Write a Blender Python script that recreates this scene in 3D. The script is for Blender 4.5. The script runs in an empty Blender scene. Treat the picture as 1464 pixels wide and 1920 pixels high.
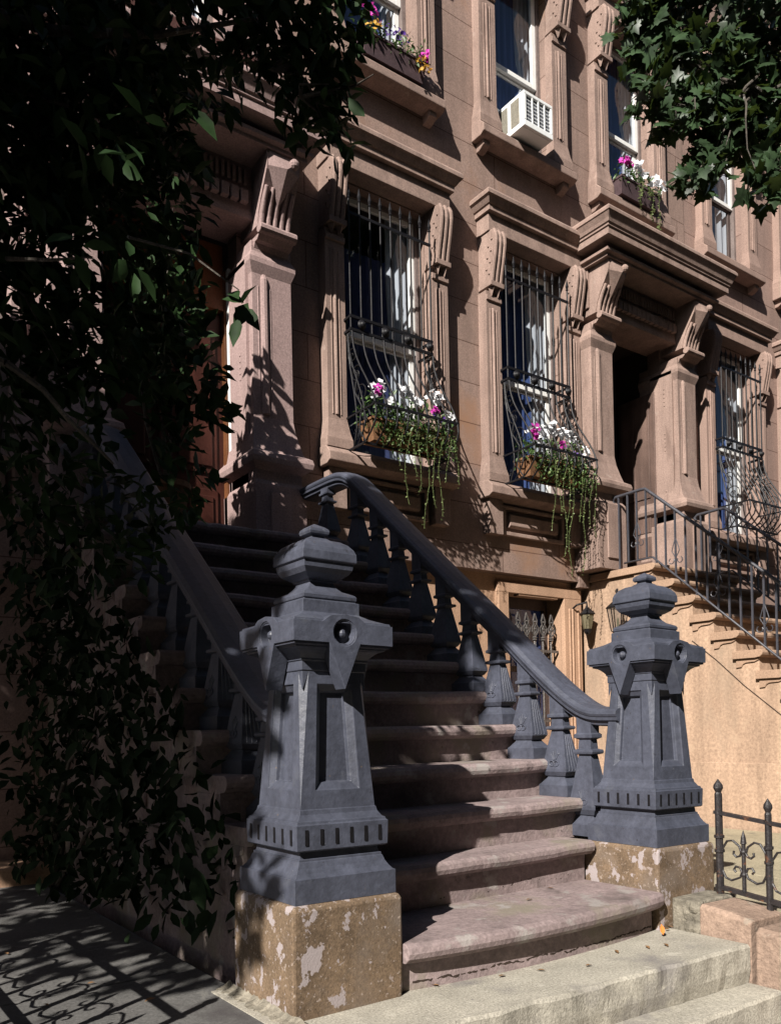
import bpy, bmesh, math, random
import numpy as np
from mathutils import Vector, Matrix, Quaternion
R = math.radians
random.seed(7)
rng = np.random.default_rng(11)
scn = bpy.context.scene
COL = scn.collection

# ------------------------------------------------------------------ helpers
class MB:
    """collects shapes in world coordinates and links them as ONE mesh object"""
    def __init__(s): s.v = []; s.f = []; s.seg = []
    def second(s, mat): s.seg.append((len(s.f), mat)); return s    # faces added from here on take another material
    def add(s, vs, fs):
        o = len(s.v); s.v += [tuple(p) for p in vs]; s.f += [tuple(i + o for i in f) for f in fs]; return s
    def quad(s, *p): return s.add(p, [tuple(range(len(p)))])
    def box(s, x0, x1, y0, y1, z0, z1):
        v = [(x, y, z) for z in (z0, z1) for x, y in ((x0, y0), (x1, y0), (x1, y1), (x0, y1))]
        return s.add(v, [(3, 2, 1, 0), (4, 5, 6, 7), (0, 1, 5, 4), (1, 2, 6, 5), (2, 3, 7, 6), (3, 0, 4, 7)])
    def extrude(s, poly, axis, a, b):
        def P(u, w, t): return {'X': (t, u, w), 'Y': (u, t, w), 'Z': (u, w, t)}[axis]
        n = len(poly)
        v = [P(u, w, a) for u, w in poly] + [P(u, w, b) for u, w in poly]
        return s.add(v, [tuple(range(n))[::-1], tuple(range(n, 2 * n))] + [(i, (i + 1) % n, n + (i + 1) % n, n + i) for i in range(n)])
    def rings(s, rs, cap=True):
        n = len(rs[0]); v = [p for r in rs for p in r]; f = []
        for k in range(len(rs) - 1):
            for i in range(n):
                j = (i + 1) % n
                f.append((k * n + i, k * n + j, k * n + n + j, k * n + n + i))
        if cap: f += [tuple(range(n))[::-1], tuple((len(rs) - 1) * n + i for i in range(n))]
        return s.add(v, f)
    def rectloft(s, x0, x1, yb, yf, prof):      # prof: (side growth, forward growth, z), stuck to the back plane yb
        return s.rings([[(x0 - g, yb, z), (x0 - g, yf - p, z), (x1 + g, yf - p, z), (x1 + g, yb, z)] for g, p, z in prof])
    def sqloft(s, cx, cy, prof, ay=1.0):        # prof: (half width, z)
        return s.rings([[(cx - h, cy - h * ay, z), (cx + h, cy - h * ay, z), (cx + h, cy + h * ay, z), (cx - h, cy + h * ay, z)] for h, z in prof])
    def lathe(s, c, prof, n=12, axis='Z'):      # prof: (radius, height)
        rs = []
        for r, h in prof:
            ring = []
            for i in range(n):
                a = 2 * math.pi * i / n; u, w = r * math.cos(a), r * math.sin(a)
                ring.append({'Z': (c[0] + u, c[1] + w, c[2] + h), 'Y': (c[0] + u, c[1] - h, c[2] + w), 'X': (c[0] - h, c[1] + u, c[2] + w)}[axis])
            rs.append(ring)
        return s.rings(rs)
    def ball(s, c, r, n=10, sz=1.0):
        m = 6
        return s.lathe(c, [(max(.0005, r * math.sin(math.pi * k / m)), -r * sz * math.cos(math.pi * k / m)) for k in range(m + 1)], n)
    def tube(s, pts, r, n=6):
        pts = [Vector(p) for p in pts]; m = len(pts)
        rad = r if isinstance(r, (list, tuple)) else [r] * m
        t0 = (pts[1] - pts[0]).normalized()
        up = Vector((0, 0, 1)) if abs(t0.z) < .9 else Vector((1, 0, 0))
        x = t0.cross(up).normalized(); rs = []
        for i in range(m):
            t = (pts[min(i + 1, m - 1)] - pts[max(i - 1, 0)]).normalized()
            x = (x - t * x.dot(t)).normalized(); y = t.cross(x)
            rs.append([pts[i] + (x * math.cos(2 * math.pi * (k + .5) / n) + y * math.sin(2 * math.pi * (k + .5) / n)) * rad[i] for k in range(n)])
        return s.rings(rs)
    def sweep(s, path, sec):                    # path: (y,z) list at constant x ; sec: list of (x, n) with n along the path normal
        rs = []; m = len(path)
        for i in range(m):
            a, b = path[max(i - 1, 0)], path[min(i + 1, m - 1)]
            ty, tz = b[0] - a[0], b[1] - a[1]; l = math.hypot(ty, tz); ny, nz = -tz / l, ty / l
            if nz < 0: ny, nz = -ny, -nz
            rs.append([(x, path[i][0] + ny * n, path[i][1] + nz * n) for x, n in sec])
        return s.rings(rs)
    def cornice(s, x0, x1, W, d0, prof):        # prof: (forward projection, z); returns on both ends
        return s.rings([[(x0 - d + d0, W, z), (x0 - d + d0, W - d, z), (x1 + d - d0, W - d, z), (x1 + d - d0, W, z)] for d, z in prof])
    def build(s, name, mat, parent=None, smooth=False, bevel=0, kind=None, label=None, seg=2):
        me = bpy.data.meshes.new(name)
        off = Vector((0, 0, 0)); p = parent
        while p is not None: off += p.location; p = p.parent
        me.from_pydata([(a - off.x, b - off.y, c - off.z) for a, b, c in s.v], [], s.f)
        bm = bmesh.new(); bm.from_mesh(me); bmesh.ops.recalc_face_normals(bm, faces=bm.faces)
        if mat.name.startswith('window_glass'):          # panes face the street
            bm.normal_update()
            for f_ in bm.faces:
                if f_.normal.y > 0: f_.normal_flip()
        bm.to_mesh(me); bm.free()
        if smooth: me.polygons.foreach_set('use_smooth', [True] * len(me.polygons))
        me.materials.append(mat)
        for k, (st0, m2) in enumerate(s.seg):
            me.materials.append(m2)
            for i in range(st0, len(me.polygons)): me.polygons[i].material_index = k + 1
        o = bpy.data.objects.new(name, me); COL.objects.link(o); o.parent = parent
        if bevel:
            b = o.modifiers.new('bevel', 'BEVEL'); b.width = bevel; b.segments = seg; b.limit_method = 'ANGLE'; b.angle_limit = R(38)
        if kind: o['kind'] = kind
        if label: o['label'] = label
        return o

def thing(name, label, cat, loc=(0, 0, 0), group=None):
    o = bpy.data.objects.new(name, None); COL.objects.link(o); o.location = loc; o.empty_display_size = .1
    o['label'] = label; o['category'] = cat
    if group: o['group'] = group
    return o
def tag(o, label, cat, group=None):
    o['label'] = label; o['category'] = cat
    if group: o['group'] = group
    return o
def copy_tree(o, parent=None):
    c = o.copy(); COL.objects.link(c); c.parent = parent
    for ch in list(o.children): copy_tree(ch, c)
    return c

# ------------------------------------------------------------------ materials
def L(*c): return (c[0], c[1], c[2], 1)
class NT:
    def __init__(s, name):
        s.m = bpy.data.materials.new(name); s.m.use_nodes = True; s.t = s.m.node_tree; s.t.nodes.clear()
        s.out = s.n('ShaderNodeOutputMaterial'); s.pos = s.n('ShaderNodeNewGeometry').outputs['Position']
    def n(s, ty, **k):
        o = s.t.nodes.new(ty)
        for a, b in k.items(): setattr(o, a, b)
        return o
    def l(s, a, b): s.t.links.new(a, b)
    def noise(s, scale, detail=4, rough=.6, stretch=None, off=(0, 0, 0)):
        v = s.pos
        if stretch or off != (0, 0, 0):
            mp = s.n('ShaderNodeMapping'); s.l(v, mp.inputs[0]); mp.inputs[3].default_value = stretch or (1, 1, 1); mp.inputs[1].default_value = off; v = mp.outputs[0]
        no = s.n('ShaderNodeTexNoise'); s.l(v, no.inputs['Vector']); no.inputs['Scale'].default_value = scale; no.inputs['Detail'].default_value = detail; no.inputs['Roughness'].default_value = rough
        return no.outputs['Fac']
    def ramp(s, fac, a, b, ca=(0, 0, 0, 1), cb=(1, 1, 1, 1)):
        r = s.n('ShaderNodeValToRGB'); s.l(fac, r.inputs[0]); e = r.color_ramp.elements
        e[0].position = a; e[1].position = b; e[0].color = ca; e[1].color = cb; return r.outputs[0]
    def mix(s, fac, a, b, mode='MIX'):
        m = s.n('ShaderNodeMix', data_type='RGBA', blend_type=mode)
        for i, x in ((0, fac), (6, a), (7, b)):
            if hasattr(x, 'is_output'): s.l(x, m.inputs[i])
            else: m.inputs[i].default_value = x
        return m.outputs[2]

def stone(name, base, rough=.85, var=.22, scale=2.2, bump=.25, bscale=90, patches=(), joints=None, spec=.25, metal=0, speck=.25, streak=0, big=0, bdist=.006):
    t = NT(name); b = Vector(base)
    c = t.ramp(t.noise(scale, 5), .3, .7, L(*(b * (1 - var))), L(*(b * (1 + var))))
    if speck:
        c = t.mix(1.0, c, t.ramp(t.noise(bscale * .8, 3, .7), .3, .7, L(1 - speck, 1 - speck, 1 - speck), L(1 + speck, 1 + speck, 1 + speck)), 'MULTIPLY')
    if streak:
        c = t.mix(1.0, c, t.ramp(t.noise(5, 4, .6, (1.6, 1.6, .16)), .35, .65, L(1 - streak, 1 - streak, 1 - streak), L(1 + streak * .6, 1 + streak * .6, 1 + streak * .6)), 'MULTIPLY')
    for k, (col, sc, lo, hi, st) in enumerate(patches):
        c = t.mix(t.ramp(t.noise(sc, 6, .62, st, (3.1 * k + 1, 7.7 * k, 1.3 * k)), lo, hi), c, L(*col))
    h = t.noise(bscale, 4, .65)
    if big:
        a = t.n('ShaderNodeMath', operation='MULTIPLY_ADD'); t.l(t.noise(9, 4), a.inputs[0]); a.inputs[1].default_value = big; t.l(h, a.inputs[2]); h = a.outputs[0]
    if joints:
        hgt, wid, ph = joints
        sx = t.n('ShaderNodeSeparateXYZ'); t.l(t.pos, sx.inputs[0]); cx = t.n('ShaderNodeCombineXYZ')
        ad = t.n('ShaderNodeMath', operation='ADD'); t.l(sx.outputs[2], ad.inputs[0]); ad.inputs[1].default_value = ph
        t.l(sx.outputs[0], cx.inputs[0]); t.l(ad.outputs[0], cx.inputs[1])
        br = t.n('ShaderNodeTexBrick'); t.l(cx.outputs[0], br.inputs['Vector'])
        br.inputs['Scale'].default_value = 1; br.inputs['Mortar Size'].default_value = .005; br.inputs['Mortar Smooth'].default_value = .15
        br.inputs['Brick Width'].default_value = wid; br.inputs['Row Height'].default_value = hgt; br.offset = .37
        br.inputs['Color1'].default_value = L(.93, .93, .93); br.inputs['Color2'].default_value = L(1.07, 1.07, 1.07); br.inputs['Mortar'].default_value = L(.42, .36, .34)
        c = t.mix(1.0, c, br.outputs['Color'], 'MULTIPLY')
        a = t.n('ShaderNodeMath', operation='MULTIPLY_ADD'); t.l(br.outputs['Fac'], a.inputs[0]); a.inputs[1].default_value = -1.5; t.l(h, a.inputs[2]); h = a.outputs[0]
    p = t.n('ShaderNodeBsdfPrincipled'); t.l(c, p.inputs['Base Color']); p.inputs['Roughness'].default_value = rough
    p.inputs['Specular IOR Level'].default_value = spec; p.inputs['Metallic'].default_value = metal
    bp = t.n('ShaderNodeBump'); bp.inputs['Strength'].default_value = bump; bp.inputs['Distance'].default_value = bdist; t.l(h, bp.inputs['Height']); t.l(bp.outputs[0], p.inputs['Normal'])
    t.l(p.outputs[0], t.out.inputs[0]); return t.m

def leafmat(name, base, var=.5, trans=.25, rough=.42, tcol=None, spec=.35):
    t = NT(name); b = Vector(base)
    c = t.ramp(t.noise(9, 3), .3, .7, L(*(b * (1 - var))), L(*(b * (1 + var))))
    p = t.n('ShaderNodeBsdfPrincipled'); t.l(c, p.inputs['Base Color']); p.inputs['Roughness'].default_value = rough; p.inputs['Specular IOR Level'].default_value = spec
    tr = t.n('ShaderNodeBsdfTranslucent'); tr.inputs[0].default_value = L(*(tcol or (b * 1.6)))
    mx = t.n('ShaderNodeMixShader'); mx.inputs[0].default_value = trans; t.l(p.outputs[0], mx.inputs[1]); t.l(tr.outputs[0], mx.inputs[2]); t.l(mx.outputs[0], t.out.inputs[0]); return t.m

def glassmat(name):
    t = NT(name)
    tr = t.n('ShaderNodeBsdfTransparent'); tr.inputs[0].default_value = L(.86, .89, .92)
    g = t.n('ShaderNodeBsdfGlossy'); g.inputs['Roughness'].default_value = .015
    no = t.n('ShaderNodeTexNoise'); t.l(t.pos, no.inputs['Vector']); no.inputs['Scale'].default_value = 3
    bp = t.n('ShaderNodeBump'); bp.inputs['Strength'].default_value = .05; bp.inputs['Distance'].default_value = .02; t.l(no.outputs['Fac'], bp.inputs['Height']); t.l(bp.outputs[0], g.inputs['Normal'])
    lw = t.n('ShaderNodeLayerWeight'); lw.inputs[0].default_value = .5          # a thin pane: the same from both sides
    pw = t.n('ShaderNodeMath', operation='POWER'); t.l(lw.outputs['Facing'], pw.inputs[0]); pw.inputs[1].default_value = 4.5
    fr = t.n('ShaderNodeMath', operation='MULTIPLY_ADD'); t.l(pw.outputs[0], fr.inputs[0]); fr.inputs[1].default_value = .9; fr.inputs[2].default_value = .07
    mx = t.n('ShaderNodeMixShader'); t.l(fr.outputs[0], mx.inputs[0]); t.l(tr.outputs[0], mx.inputs[1]); t.l(g.outputs[0], mx.inputs[2]); t.l(mx.outputs[0], t.out.inputs[0]); return t.m

def clothmat(name, base, trans=.35, stripes=0):
    t = NT(name); c = L(*base)
    if stripes: c = t.ramp(t.noise(stripes, 3, .5, (1, 1, .04)), .35, .65, L(*[x * .72 for x in base]), L(*base))
    d = t.n('ShaderNodeBsdfDiffuse'); tr = t.n('ShaderNodeBsdfTranslucent')
    for n_ in (d, tr):
        if hasattr(c, 'is_output'): t.l(c, n_.inputs[0])
        else: n_.inputs[0].default_value = c
    mx = t.n('ShaderNodeMixShader'); mx.inputs[0].default_value = trans; t.l(d.outputs[0], mx.inputs[1]); t.l(tr.outputs[0], mx.inputs[2]); t.l(mx.outputs[0], t.out.inputs[0]); return t.m

STAIN = (.34, .17, .085)
BROWN = (.243, .168, .139)
M = {}
M['wallB'] = stone('brownstone_wall_scored', BROWN, var=.12, scale=1.1, bump=.2, streak=.12, joints=(.41, 2.3, .025), patches=[((.27, .155, .10), .9, .58, .72, None), ((.18, .125, .105), 5, .62, .72, (1, 1, .5)), ((.17, .12, .10), 1.6, .60, .74, (1, 1, .35)), ((.27, .20, .17), 3.1, .62, .70, (1, 1, .6))])
M['trimB'] = stone('brownstone_trim', (.268, .188, .157), var=.15, scale=2.0, bump=.35, big=.8, streak=.18, patches=[((.17, .115, .095), 4, .56, .70, (1, 1, .3)), ((.31, .235, .20), 9, .64, .70, None)])
M['wallA'] = stone('mauve_stone_wall', (.26, .18, .16), var=.12, scale=1.2, bump=.2, joints=(.41, 2.3, .2), streak=.1)
M['trimA'] = stone('mauve_stone_trim', (.30, .212, .20), var=.1, scale=2, bump=.2, streak=.1)
M['wallC'] = stone('grey_brownstone_wall', (.25, .17, .142), var=.12, scale=1.1, bump=.2, joints=(.41, 2.3, .11), streak=.1)
M['trimC'] = stone('grey_brownstone_trim', (.275, .188, .155), var=.12, scale=2, bump=.2, streak=.1)
M['stucco'] = stone('tan_stoop_stucco', (.36, .246, .172), var=.14, scale=1.3, bump=.45, bscale=45, big=1.2, streak=.2, patches=[((.29, .215, .155), 2.2, .56, .78, (1, 1, .4)), ((.22, .16, .12), 6, .66, .78, (1, 1, .25)), ((.42, .30, .21), 3.3, .6, .75, None)])
M['basement'] = stone('tan_basement_stucco', (.38, .24, .16), var=.1, scale=1.3, bump=.25, streak=.12)
M['step'] = stone('pinkish_stair_stone', (.228, .176, .172), var=.2, scale=4, bump=.45, bscale=55, big=1.6, patches=[((.21, .18, .145), 2.6, .52, .64, None), ((.28, .25, .235), 7, .58, .66, None), ((.12, .095, .09), 2.2, .58, .70, None), ((.10, .08, .075), 18, .66, .72, None)], bdist=.008)
M['iron'] = stone('slate_blue_iron_paint', (.058, .063, .086), rough=.5, var=.16, scale=5, bump=.55, bscale=38, speck=.2, spec=.45, streak=.14, patches=[((.075, .080, .10), 9, .60, .72, None), ((.036, .036, .045), 24, .66, .70, None), ((.10, .075, .06), 34, .70, .72, None), ((.16, .165, .18), 52, .715, .73, None)], big=.8, bdist=.004)
M['plinth'] = stone('peeling_tan_plinth', (.142, .098, .063), var=.3, scale=9, bump=.5, bscale=130, big=.4, speck=.35, patches=[((.16, .125, .10), 3.5, .50, .68, None), ((.30, .24, .20), 60, .60, .66, None), ((.27, .215, .19), 24, .64, .66, None), ((.31, .265, .262), 9, .578, .588, (1, 1, .75)), ((.12, .095, .075), 4, .58, .72, None)], bdist=.004)
M['slab'] = stone('pale_bluestone_slab', (.33, .305, .255), var=.2, scale=3.5, bump=.6, bscale=120, speck=.34, patches=[((.19, .175, .165), 3, .56, .74, None), ((.42, .39, .33), 16, .60, .68, None), ((.15, .135, .13), 7, .68, .74, None)], bdist=.006)
M['slabedge'] = M['slab']
M['paving'] = stone('grey_paving', (.10, .097, .093), var=.2, scale=1.5, bump=.4, bscale=110, speck=.3, patches=[((.065, .06, .06), 2.5, .54, .66, None), ((.14, .135, .125), 9, .62, .68, None), ((.05, .045, .04), 26, .68, .70, None)])
M['yard'] = stone('pale_concrete_yard', (.30, .26, .18), var=.2, scale=2, bump=.4, bscale=110, speck=.3, patches=[((.18, .16, .12), 2.5, .56, .66, None)])
M['coping'] = stone('pinkish_coping_stone', (.27, .19, .145), var=.18, scale=5, bump=.7, bscale=60, big=1.2, patches=[((.30, .26, .21), 6, .6, .7, None)], bdist=.01)
M['mortar'] = stone('pale_mortar', (.19, .17, .135), var=.4, scale=14, bump=1, bscale=45, bdist=.012)
M['asphalt'] = stone('asphalt', (.05, .05, .052), var=.2, bump=.4)
M['sidewalk'] = stone('street_sidewalk', (.12, .115, .105), var=.2, bump=.4)
M['black'] = stone('black_wrought_iron', (.008, .0075, .009), rough=.5, var=.2, scale=20, bump=.3, bscale=80, speck=.2, spec=.25)
M['rusty'] = stone('rusty_black_iron', (.020, .017, .018), rough=.45, var=.3, scale=20, bump=.6, bscale=60, speck=.2, spec=.5, patches=[((.10, .045, .025), 22, .60, .66, None)])
M['grey_iron'] = stone('grey_rail_iron', (.05, .05, .06), rough=.45, var=.15, scale=20, bump=.2, spec=.5)
M['silver'] = stone('worn_silver_iron', (.11, .10, .095), rough=.4, var=.4, scale=40, bump=.5, spec=.5, metal=.4)
M['white'] = stone('white_paint', (.72, .72, .70), rough=.5, var=.05, scale=8, bump=.1, speck=.05)
M['sashdark'] = stone('dark_brown_sash', (.07, .05, .045), rough=.5, var=.2, scale=8, bump=.15)
M['moulding'] = stone('grey_brown_frame', (.17, .135, .125), rough=.6, var=.2, scale=8, bump=.15)
M['door'] = stone('dark_red_wood', (.045, .015, .011), rough=.4, var=.3, scale=3, bump=.2, streak=.3)
M['doorB'] = stone('brown_door_wood', (.13, .085, .07), rough=.5, var=.2, scale=3, bump=.2, streak=.3)
M['orangewood'] = stone('varnished_jamb_wood', (.13, .05, .02), rough=.4, var=.2, scale=3, bump=.15, streak=.3)
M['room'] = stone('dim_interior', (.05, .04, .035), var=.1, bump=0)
M['acwhite'] = stone('ac_white_metal', (.74, .75, .74), rough=.4, var=.04, scale=8, bump=.1, speck=.04)
M['acgrille'] = stone('ac_grey_fins', (.17, .18, .2), rough=.5, var=.2, scale=30, bump=.2)
M['acvent'] = stone('ac_olive_vent', (.20, .185, .15), rough=.6, var=.1, scale=30, bump=.2)
M['boxwood'] = stone('brown_planter', (.17, .085, .042), var=.25, scale=12, bump=.4)
M['darkbox'] = stone('dark_purple_planter', (.07, .045, .05), var=.2, scale=12, bump=.2)
M['soil'] = stone('soil', (.03, .02, .015), bump=.5)
M['bark'] = stone('grey_bark', (.07, .06, .05), var=.4, scale=14, bump=1, bscale=30, patches=[((.22, .21, .2), 26, .62, .66, (1, 1, .4))], bdist=.02)
M['brick'] = stone('sky_screen_brick', (.12, .07, .055), var=.2, bump=.3)
M['glass'] = glassmat('window_glass')
M['curtain'] = clothmat('white_curtain', (.66, .68, .72), .3, 22)
M['blueshade_curtain'] = clothmat('curtain_blue_shade_tint', (.10, .15, .36), .25, 22)  # sky-blue shade and reflection painted into white curtain cloth
M['lace'] = clothmat('grey_lace', (.10, .12, .26), .3, 60)
M['amber'] = clothmat('amber_lamp_glass', (.26, .23, .15), .5)
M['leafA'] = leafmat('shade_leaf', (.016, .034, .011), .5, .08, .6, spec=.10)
M['vineleaf'] = leafmat('shade_fill_leaf', (.010, .019, .008), .5, .05, .7, spec=.06)  # near-black leaf, so the added vine reads as deep shade
M['maple'] = leafmat('maple_leaf', (.025, .045, .020), .75, .14, .42, (.10, .15, .03), spec=.25)
M['ivy'] = leafmat('window_box_leaf', (.055, .10, .028), .6, .2)
M['vine'] = leafmat('trailing_leaf', (.15, .19, .075), .45, .25)
M['petalw'] = leafmat('white_petal', (.80, .80, .82), .06, .3, .6, (.8, .8, .82))
M['petalp'] = leafmat('magenta_petal', (.52, .045, .36), .25, .3, .6, (.6, .06, .4))
M['petalv'] = leafmat('violet_petal', (.12, .05, .30), .3, .3, .6, (.15, .06, .4))
M['petaly'] = leafmat('yellow_petal', (.60, .34, .05), .3, .3, .6, (.6, .34, .05))
M['dryleaf'] = leafmat('dry_leaf', (.20, .11, .05), .4, .1, .7)
M['orange'] = leafmat('orange_leaf', (.65, .18, .03), .2, .2, .7)

# ------------------------------------------------------------------ leaf clouds (one mesh each)
OVATE = (np.array([(0, 0, 0), (.30, -.20, .05), (.62, -.20, .05), (1, 0, -.10), (.62, .20, .05), (.30, .20, .05), (.30, 0, -.01), (.62, 0, -.03)], float),
         [(0, 1, 6), (1, 2, 7, 6), (2, 3, 7), (0, 6, 5), (6, 7, 4, 5), (7, 3, 4)])
_mo = [(0, 0), (.10, -.18), (-.06, -.42), (.20, -.36), (.34, -.55), (.46, -.30), (.60, -.34), (.64, -.16), (1, 0)]
_mo = _mo + [(x, -y) for x, y in _mo[-2:0:-1]]
MAPLE = (np.array([(x, y, -.10 * abs(y) - .12 * x * x) for x, y in _mo] + [(.36, 0, .02)], float), [(i, (i + 1) % len(_mo), len(_mo)) for i in range(len(_mo))])
ROUND = (np.array([(0, 0, 0), (.4, -.42, .06), (.85, -.3, .02), (1, 0, -.05), (.85, .3, .02), (.4, .42, .06)], float), [(0, 1, 2, 3), (0, 3, 4, 5)])
_pp = [(math.cos(a) * (1 if i % 2 == 0 else .72), math.sin(a) * (1 if i % 2 == 0 else .72)) for i, a in enumerate(np.linspace(0, 2 * math.pi, 10, endpoint=False))]
PETAL = (np.array([(x * .5, y * .5, .12) for x, y in _pp] + [(0, 0, -.06)], float), [(i, (i + 1) % 10, 10) for i in range(10)])

def rotmats(d, nrm):
    x = d / np.linalg.norm(d, axis=1, keepdims=True)
    z = nrm - x * np.sum(nrm * x, 1, keepdims=True); z /= np.linalg.norm(z, axis=1, keepdims=True)
    return np.stack([x, np.cross(z, x), z], 2)
def leaf_mesh(name, mat, tmpl, pos, d, nrm, size, parent=None, extra=None):
    tv, tf = tmpl; n = len(pos); k = len(tv)
    Rm = rotmats(d, nrm)
    v = np.einsum('nij,kj->nki', Rm, tv) * size[:, None, None] + pos[:, None, :]
    off = np.zeros(3); p = parent
    while p is not None: off += np.array(p.location); p = p.parent
    v = (v - off).reshape(-1, 3)
    ls = np.array([len(f) for f in tf]); lv = np.concatenate([np.array(f) for f in tf])
    loops = (lv[None, :] + (np.arange(n) * k)[:, None]).ravel()
    tot = np.tile(ls, n); st = np.concatenate([[0], np.cumsum(tot)[:-1]])
    me = bpy.data.meshes.new(name); me.vertices.add(len(v)); me.vertices.foreach_set('co', v.ravel().astype(np.float32))
    me.loops.add(len(loops)); me.loops.foreach_set('vertex_index', loops.astype(np.int32))
    me.polygons.add(len(tot)); me.polygons.foreach_set('loop_start', st.astype(np.int32)); me.polygons.foreach_set('loop_total', tot.astype(np.int32))
    me.update(calc_edges=True); me.validate(); me.materials.append(mat)
    o = bpy.data.objects.new(name, me); COL.objects.link(o); o.parent = parent
    return o
def rdir(n): 
    v = rng.normal(size=(n, 3)); return v / np.linalg.norm(v, axis=1, keepdims=True)
def in_ball(n):
    return rdir(n) * rng.random((n, 1)) ** (1 / 3)

# ------------------------------------------------------------------ light, sky, camera
SUN = Vector((1.85, 1.0, -1.5)).normalized()
sl = bpy.data.lights.new('sun', 'SUN'); sl.energy = 5; sl.angle = R(.53); sl.color = (1, .95, .88)
so = bpy.data.objects.new('sun', sl); COL.objects.link(so); so.rotation_euler = SUN.to_track_quat('-Z', 'Y').to_euler(); so.location = (-8, -4, 9)
w = bpy.data.worlds.new('World'); scn.world = w; w.use_nodes = True; nt = w.node_tree; nt.nodes.clear()
sky = nt.nodes.new('ShaderNodeTexSky'); sky.sky_type = 'NISHITA'; sky.sun_disc = False
sky.sun_elevation = math.asin(-SUN.z); sky.sun_rotation = math.atan2(-SUN.x, -SUN.y)
bg = nt.nodes.new('ShaderNodeBackground'); bg.inputs[1].default_value = .05; wo = nt.nodes.new('ShaderNodeOutputWorld')
nt.links.new(sky.outputs[0], bg.inputs[0]); nt.links.new(bg.outputs[0], wo.inputs[0])
cd = bpy.data.cameras.new('camera'); co = bpy.data.objects.new('camera', cd); COL.objects.link(co); scn.camera = co
r = Vector((.80982374, -.58629233, -.02113804)); dn = Vector((-.01258971, .01865493, -.99974671)); fw = Vector((.58653816, .80988474, .00772596))
mw = Matrix((r, -dn, -fw)).transposed().to_4x4(); mw.translation = (0, 0, .985); co.matrix_world = mw
cd.sensor_width = 36; cd.sensor_fit = 'AUTO'; cd.lens = 36 * 1561.15 / 1920; cd.shift_y = (1356.543 - 960) / 1920; cd.clip_start = .05; cd.clip_end = 500
vs = scn.view_settings; vs.view_transform = 'Standard'; vs.look = 'None'; vs.exposure = .9; vs.gamma = 1
scn.cycles.use_denoising = True
scn.cycles.max_bounces = 6; scn.cycles.diffuse_bounces = 1; scn.cycles.transparent_max_bounces = 12

# ------------------------------------------------------------------ ground
def ground(name, mat, x0, x1, y0, y1, z, h=.3):
    o = MB().box(x0, x1, y0, y1, z - h, z).build(name, mat); o['kind'] = 'structure'; return o
g = MB().quad((-150, -150, -.52), (150, -150, -.52), (150, 150, -.52), (-150, 150, -.52)).build('ground', M['asphalt']); g['kind'] = 'structure'
ground('sidewalk', M['sidewalk'], -60, 60, -2.6, 2.6, -.36, .3)
lp = MB()
for i in range(8):
    lp.box(-9 + i * 1.3, -9 + i * 1.3 + 1.292, 1.2, 3.35, -.3, -.004); lp.box(-9 + i * 1.3, -9 + i * 1.3 + 1.292, 3.358, 6.5, -.3, -.004)
lp.build('paving', M['paving'], bevel=.006)['kind'] = 'structure'
yd = MB()
for x0, x1 in ((3.76, 5.195), (5.2, 6.4), (6.405, 7.3)):
    for y0, y1 in ((1.6, 3.295), (3.3, 4.9), (4.905, 6.5)): yd.box(x0, x1, y0, y1, -.3, -.03)
yd.box(9.0, 16, 1.6, 6.5, -.3, -.03)
yd.build('yard', M['yard'], bevel=.006)['kind'] = 'structure'

# ------------------------------------------------------------------ houses
W = 6.3
def wall_sheet(mb, x0, x1, z0, z1, y, depth, ops):
    xs = sorted({x0, x1, *[a for o in ops for a in o[:2] if x0 < a < x1]}); zs = sorted({z0, z1, *[a for o in ops for a in o[2:] if z0 < a < z1]})
    for i in range(len(xs) - 1):
        for j in range(len(zs) - 1):
            cx, cz = (xs[i] + xs[i + 1]) / 2, (zs[j] + zs[j + 1]) / 2
            if any(o[0] < cx < o[1] and o[2] < cz < o[3] for o in ops): continue
            mb.quad((xs[i], y, zs[j]), (xs[i + 1], y, zs[j]), (xs[i + 1], y, zs[j + 1]), (xs[i], y, zs[j + 1]))
    for a, b, c, d in ops:
        for p in (((a, c), (a, d)), ((b, c), (b, d)), ((a, c), (b, c)), ((a, d), (b, d))):
            (u0, w0), (u1, w1) = p
            mb.quad((u0, y, w0), (u1, y, w1), (u1, y + depth, w1), (u0, y + depth, w0))

def shutter(mb, x0, x1, y, z0, z1): mb.box(x0, x1, y, y + .03, z0, z1)

def drape(x0, x1, y, z0, z1, folds, amp, gather=0):
    """curtain cloth: a wavy sheet, drawn in at mid height when gather > 0"""
    nx, nz = 36, 10; mb = MB(); vs_ = []
    for j in range(nz + 1):
        tz = j / nz; pull = gather * math.sin(math.pi * min(1, tz * 1.25)) ** 2
        for i in range(nx + 1):
            tx = i / nx
            x = x0 + (x1 - x0) * (tx + (1 - tx) * pull)
            vs_.append((x, y + amp * math.sin(tx * folds * 6.283 + .7 * math.sin(3 * tz)), z0 + (z1 - z0) * tz))
    mb.add(vs_, [(j * (nx + 1) + i, j * (nx + 1) + i + 1, (j + 1) * (nx + 1) + i + 1, (j + 1) * (nx + 1) + i) for j in range(nz) for i in range(nx)])
    return mb

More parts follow.
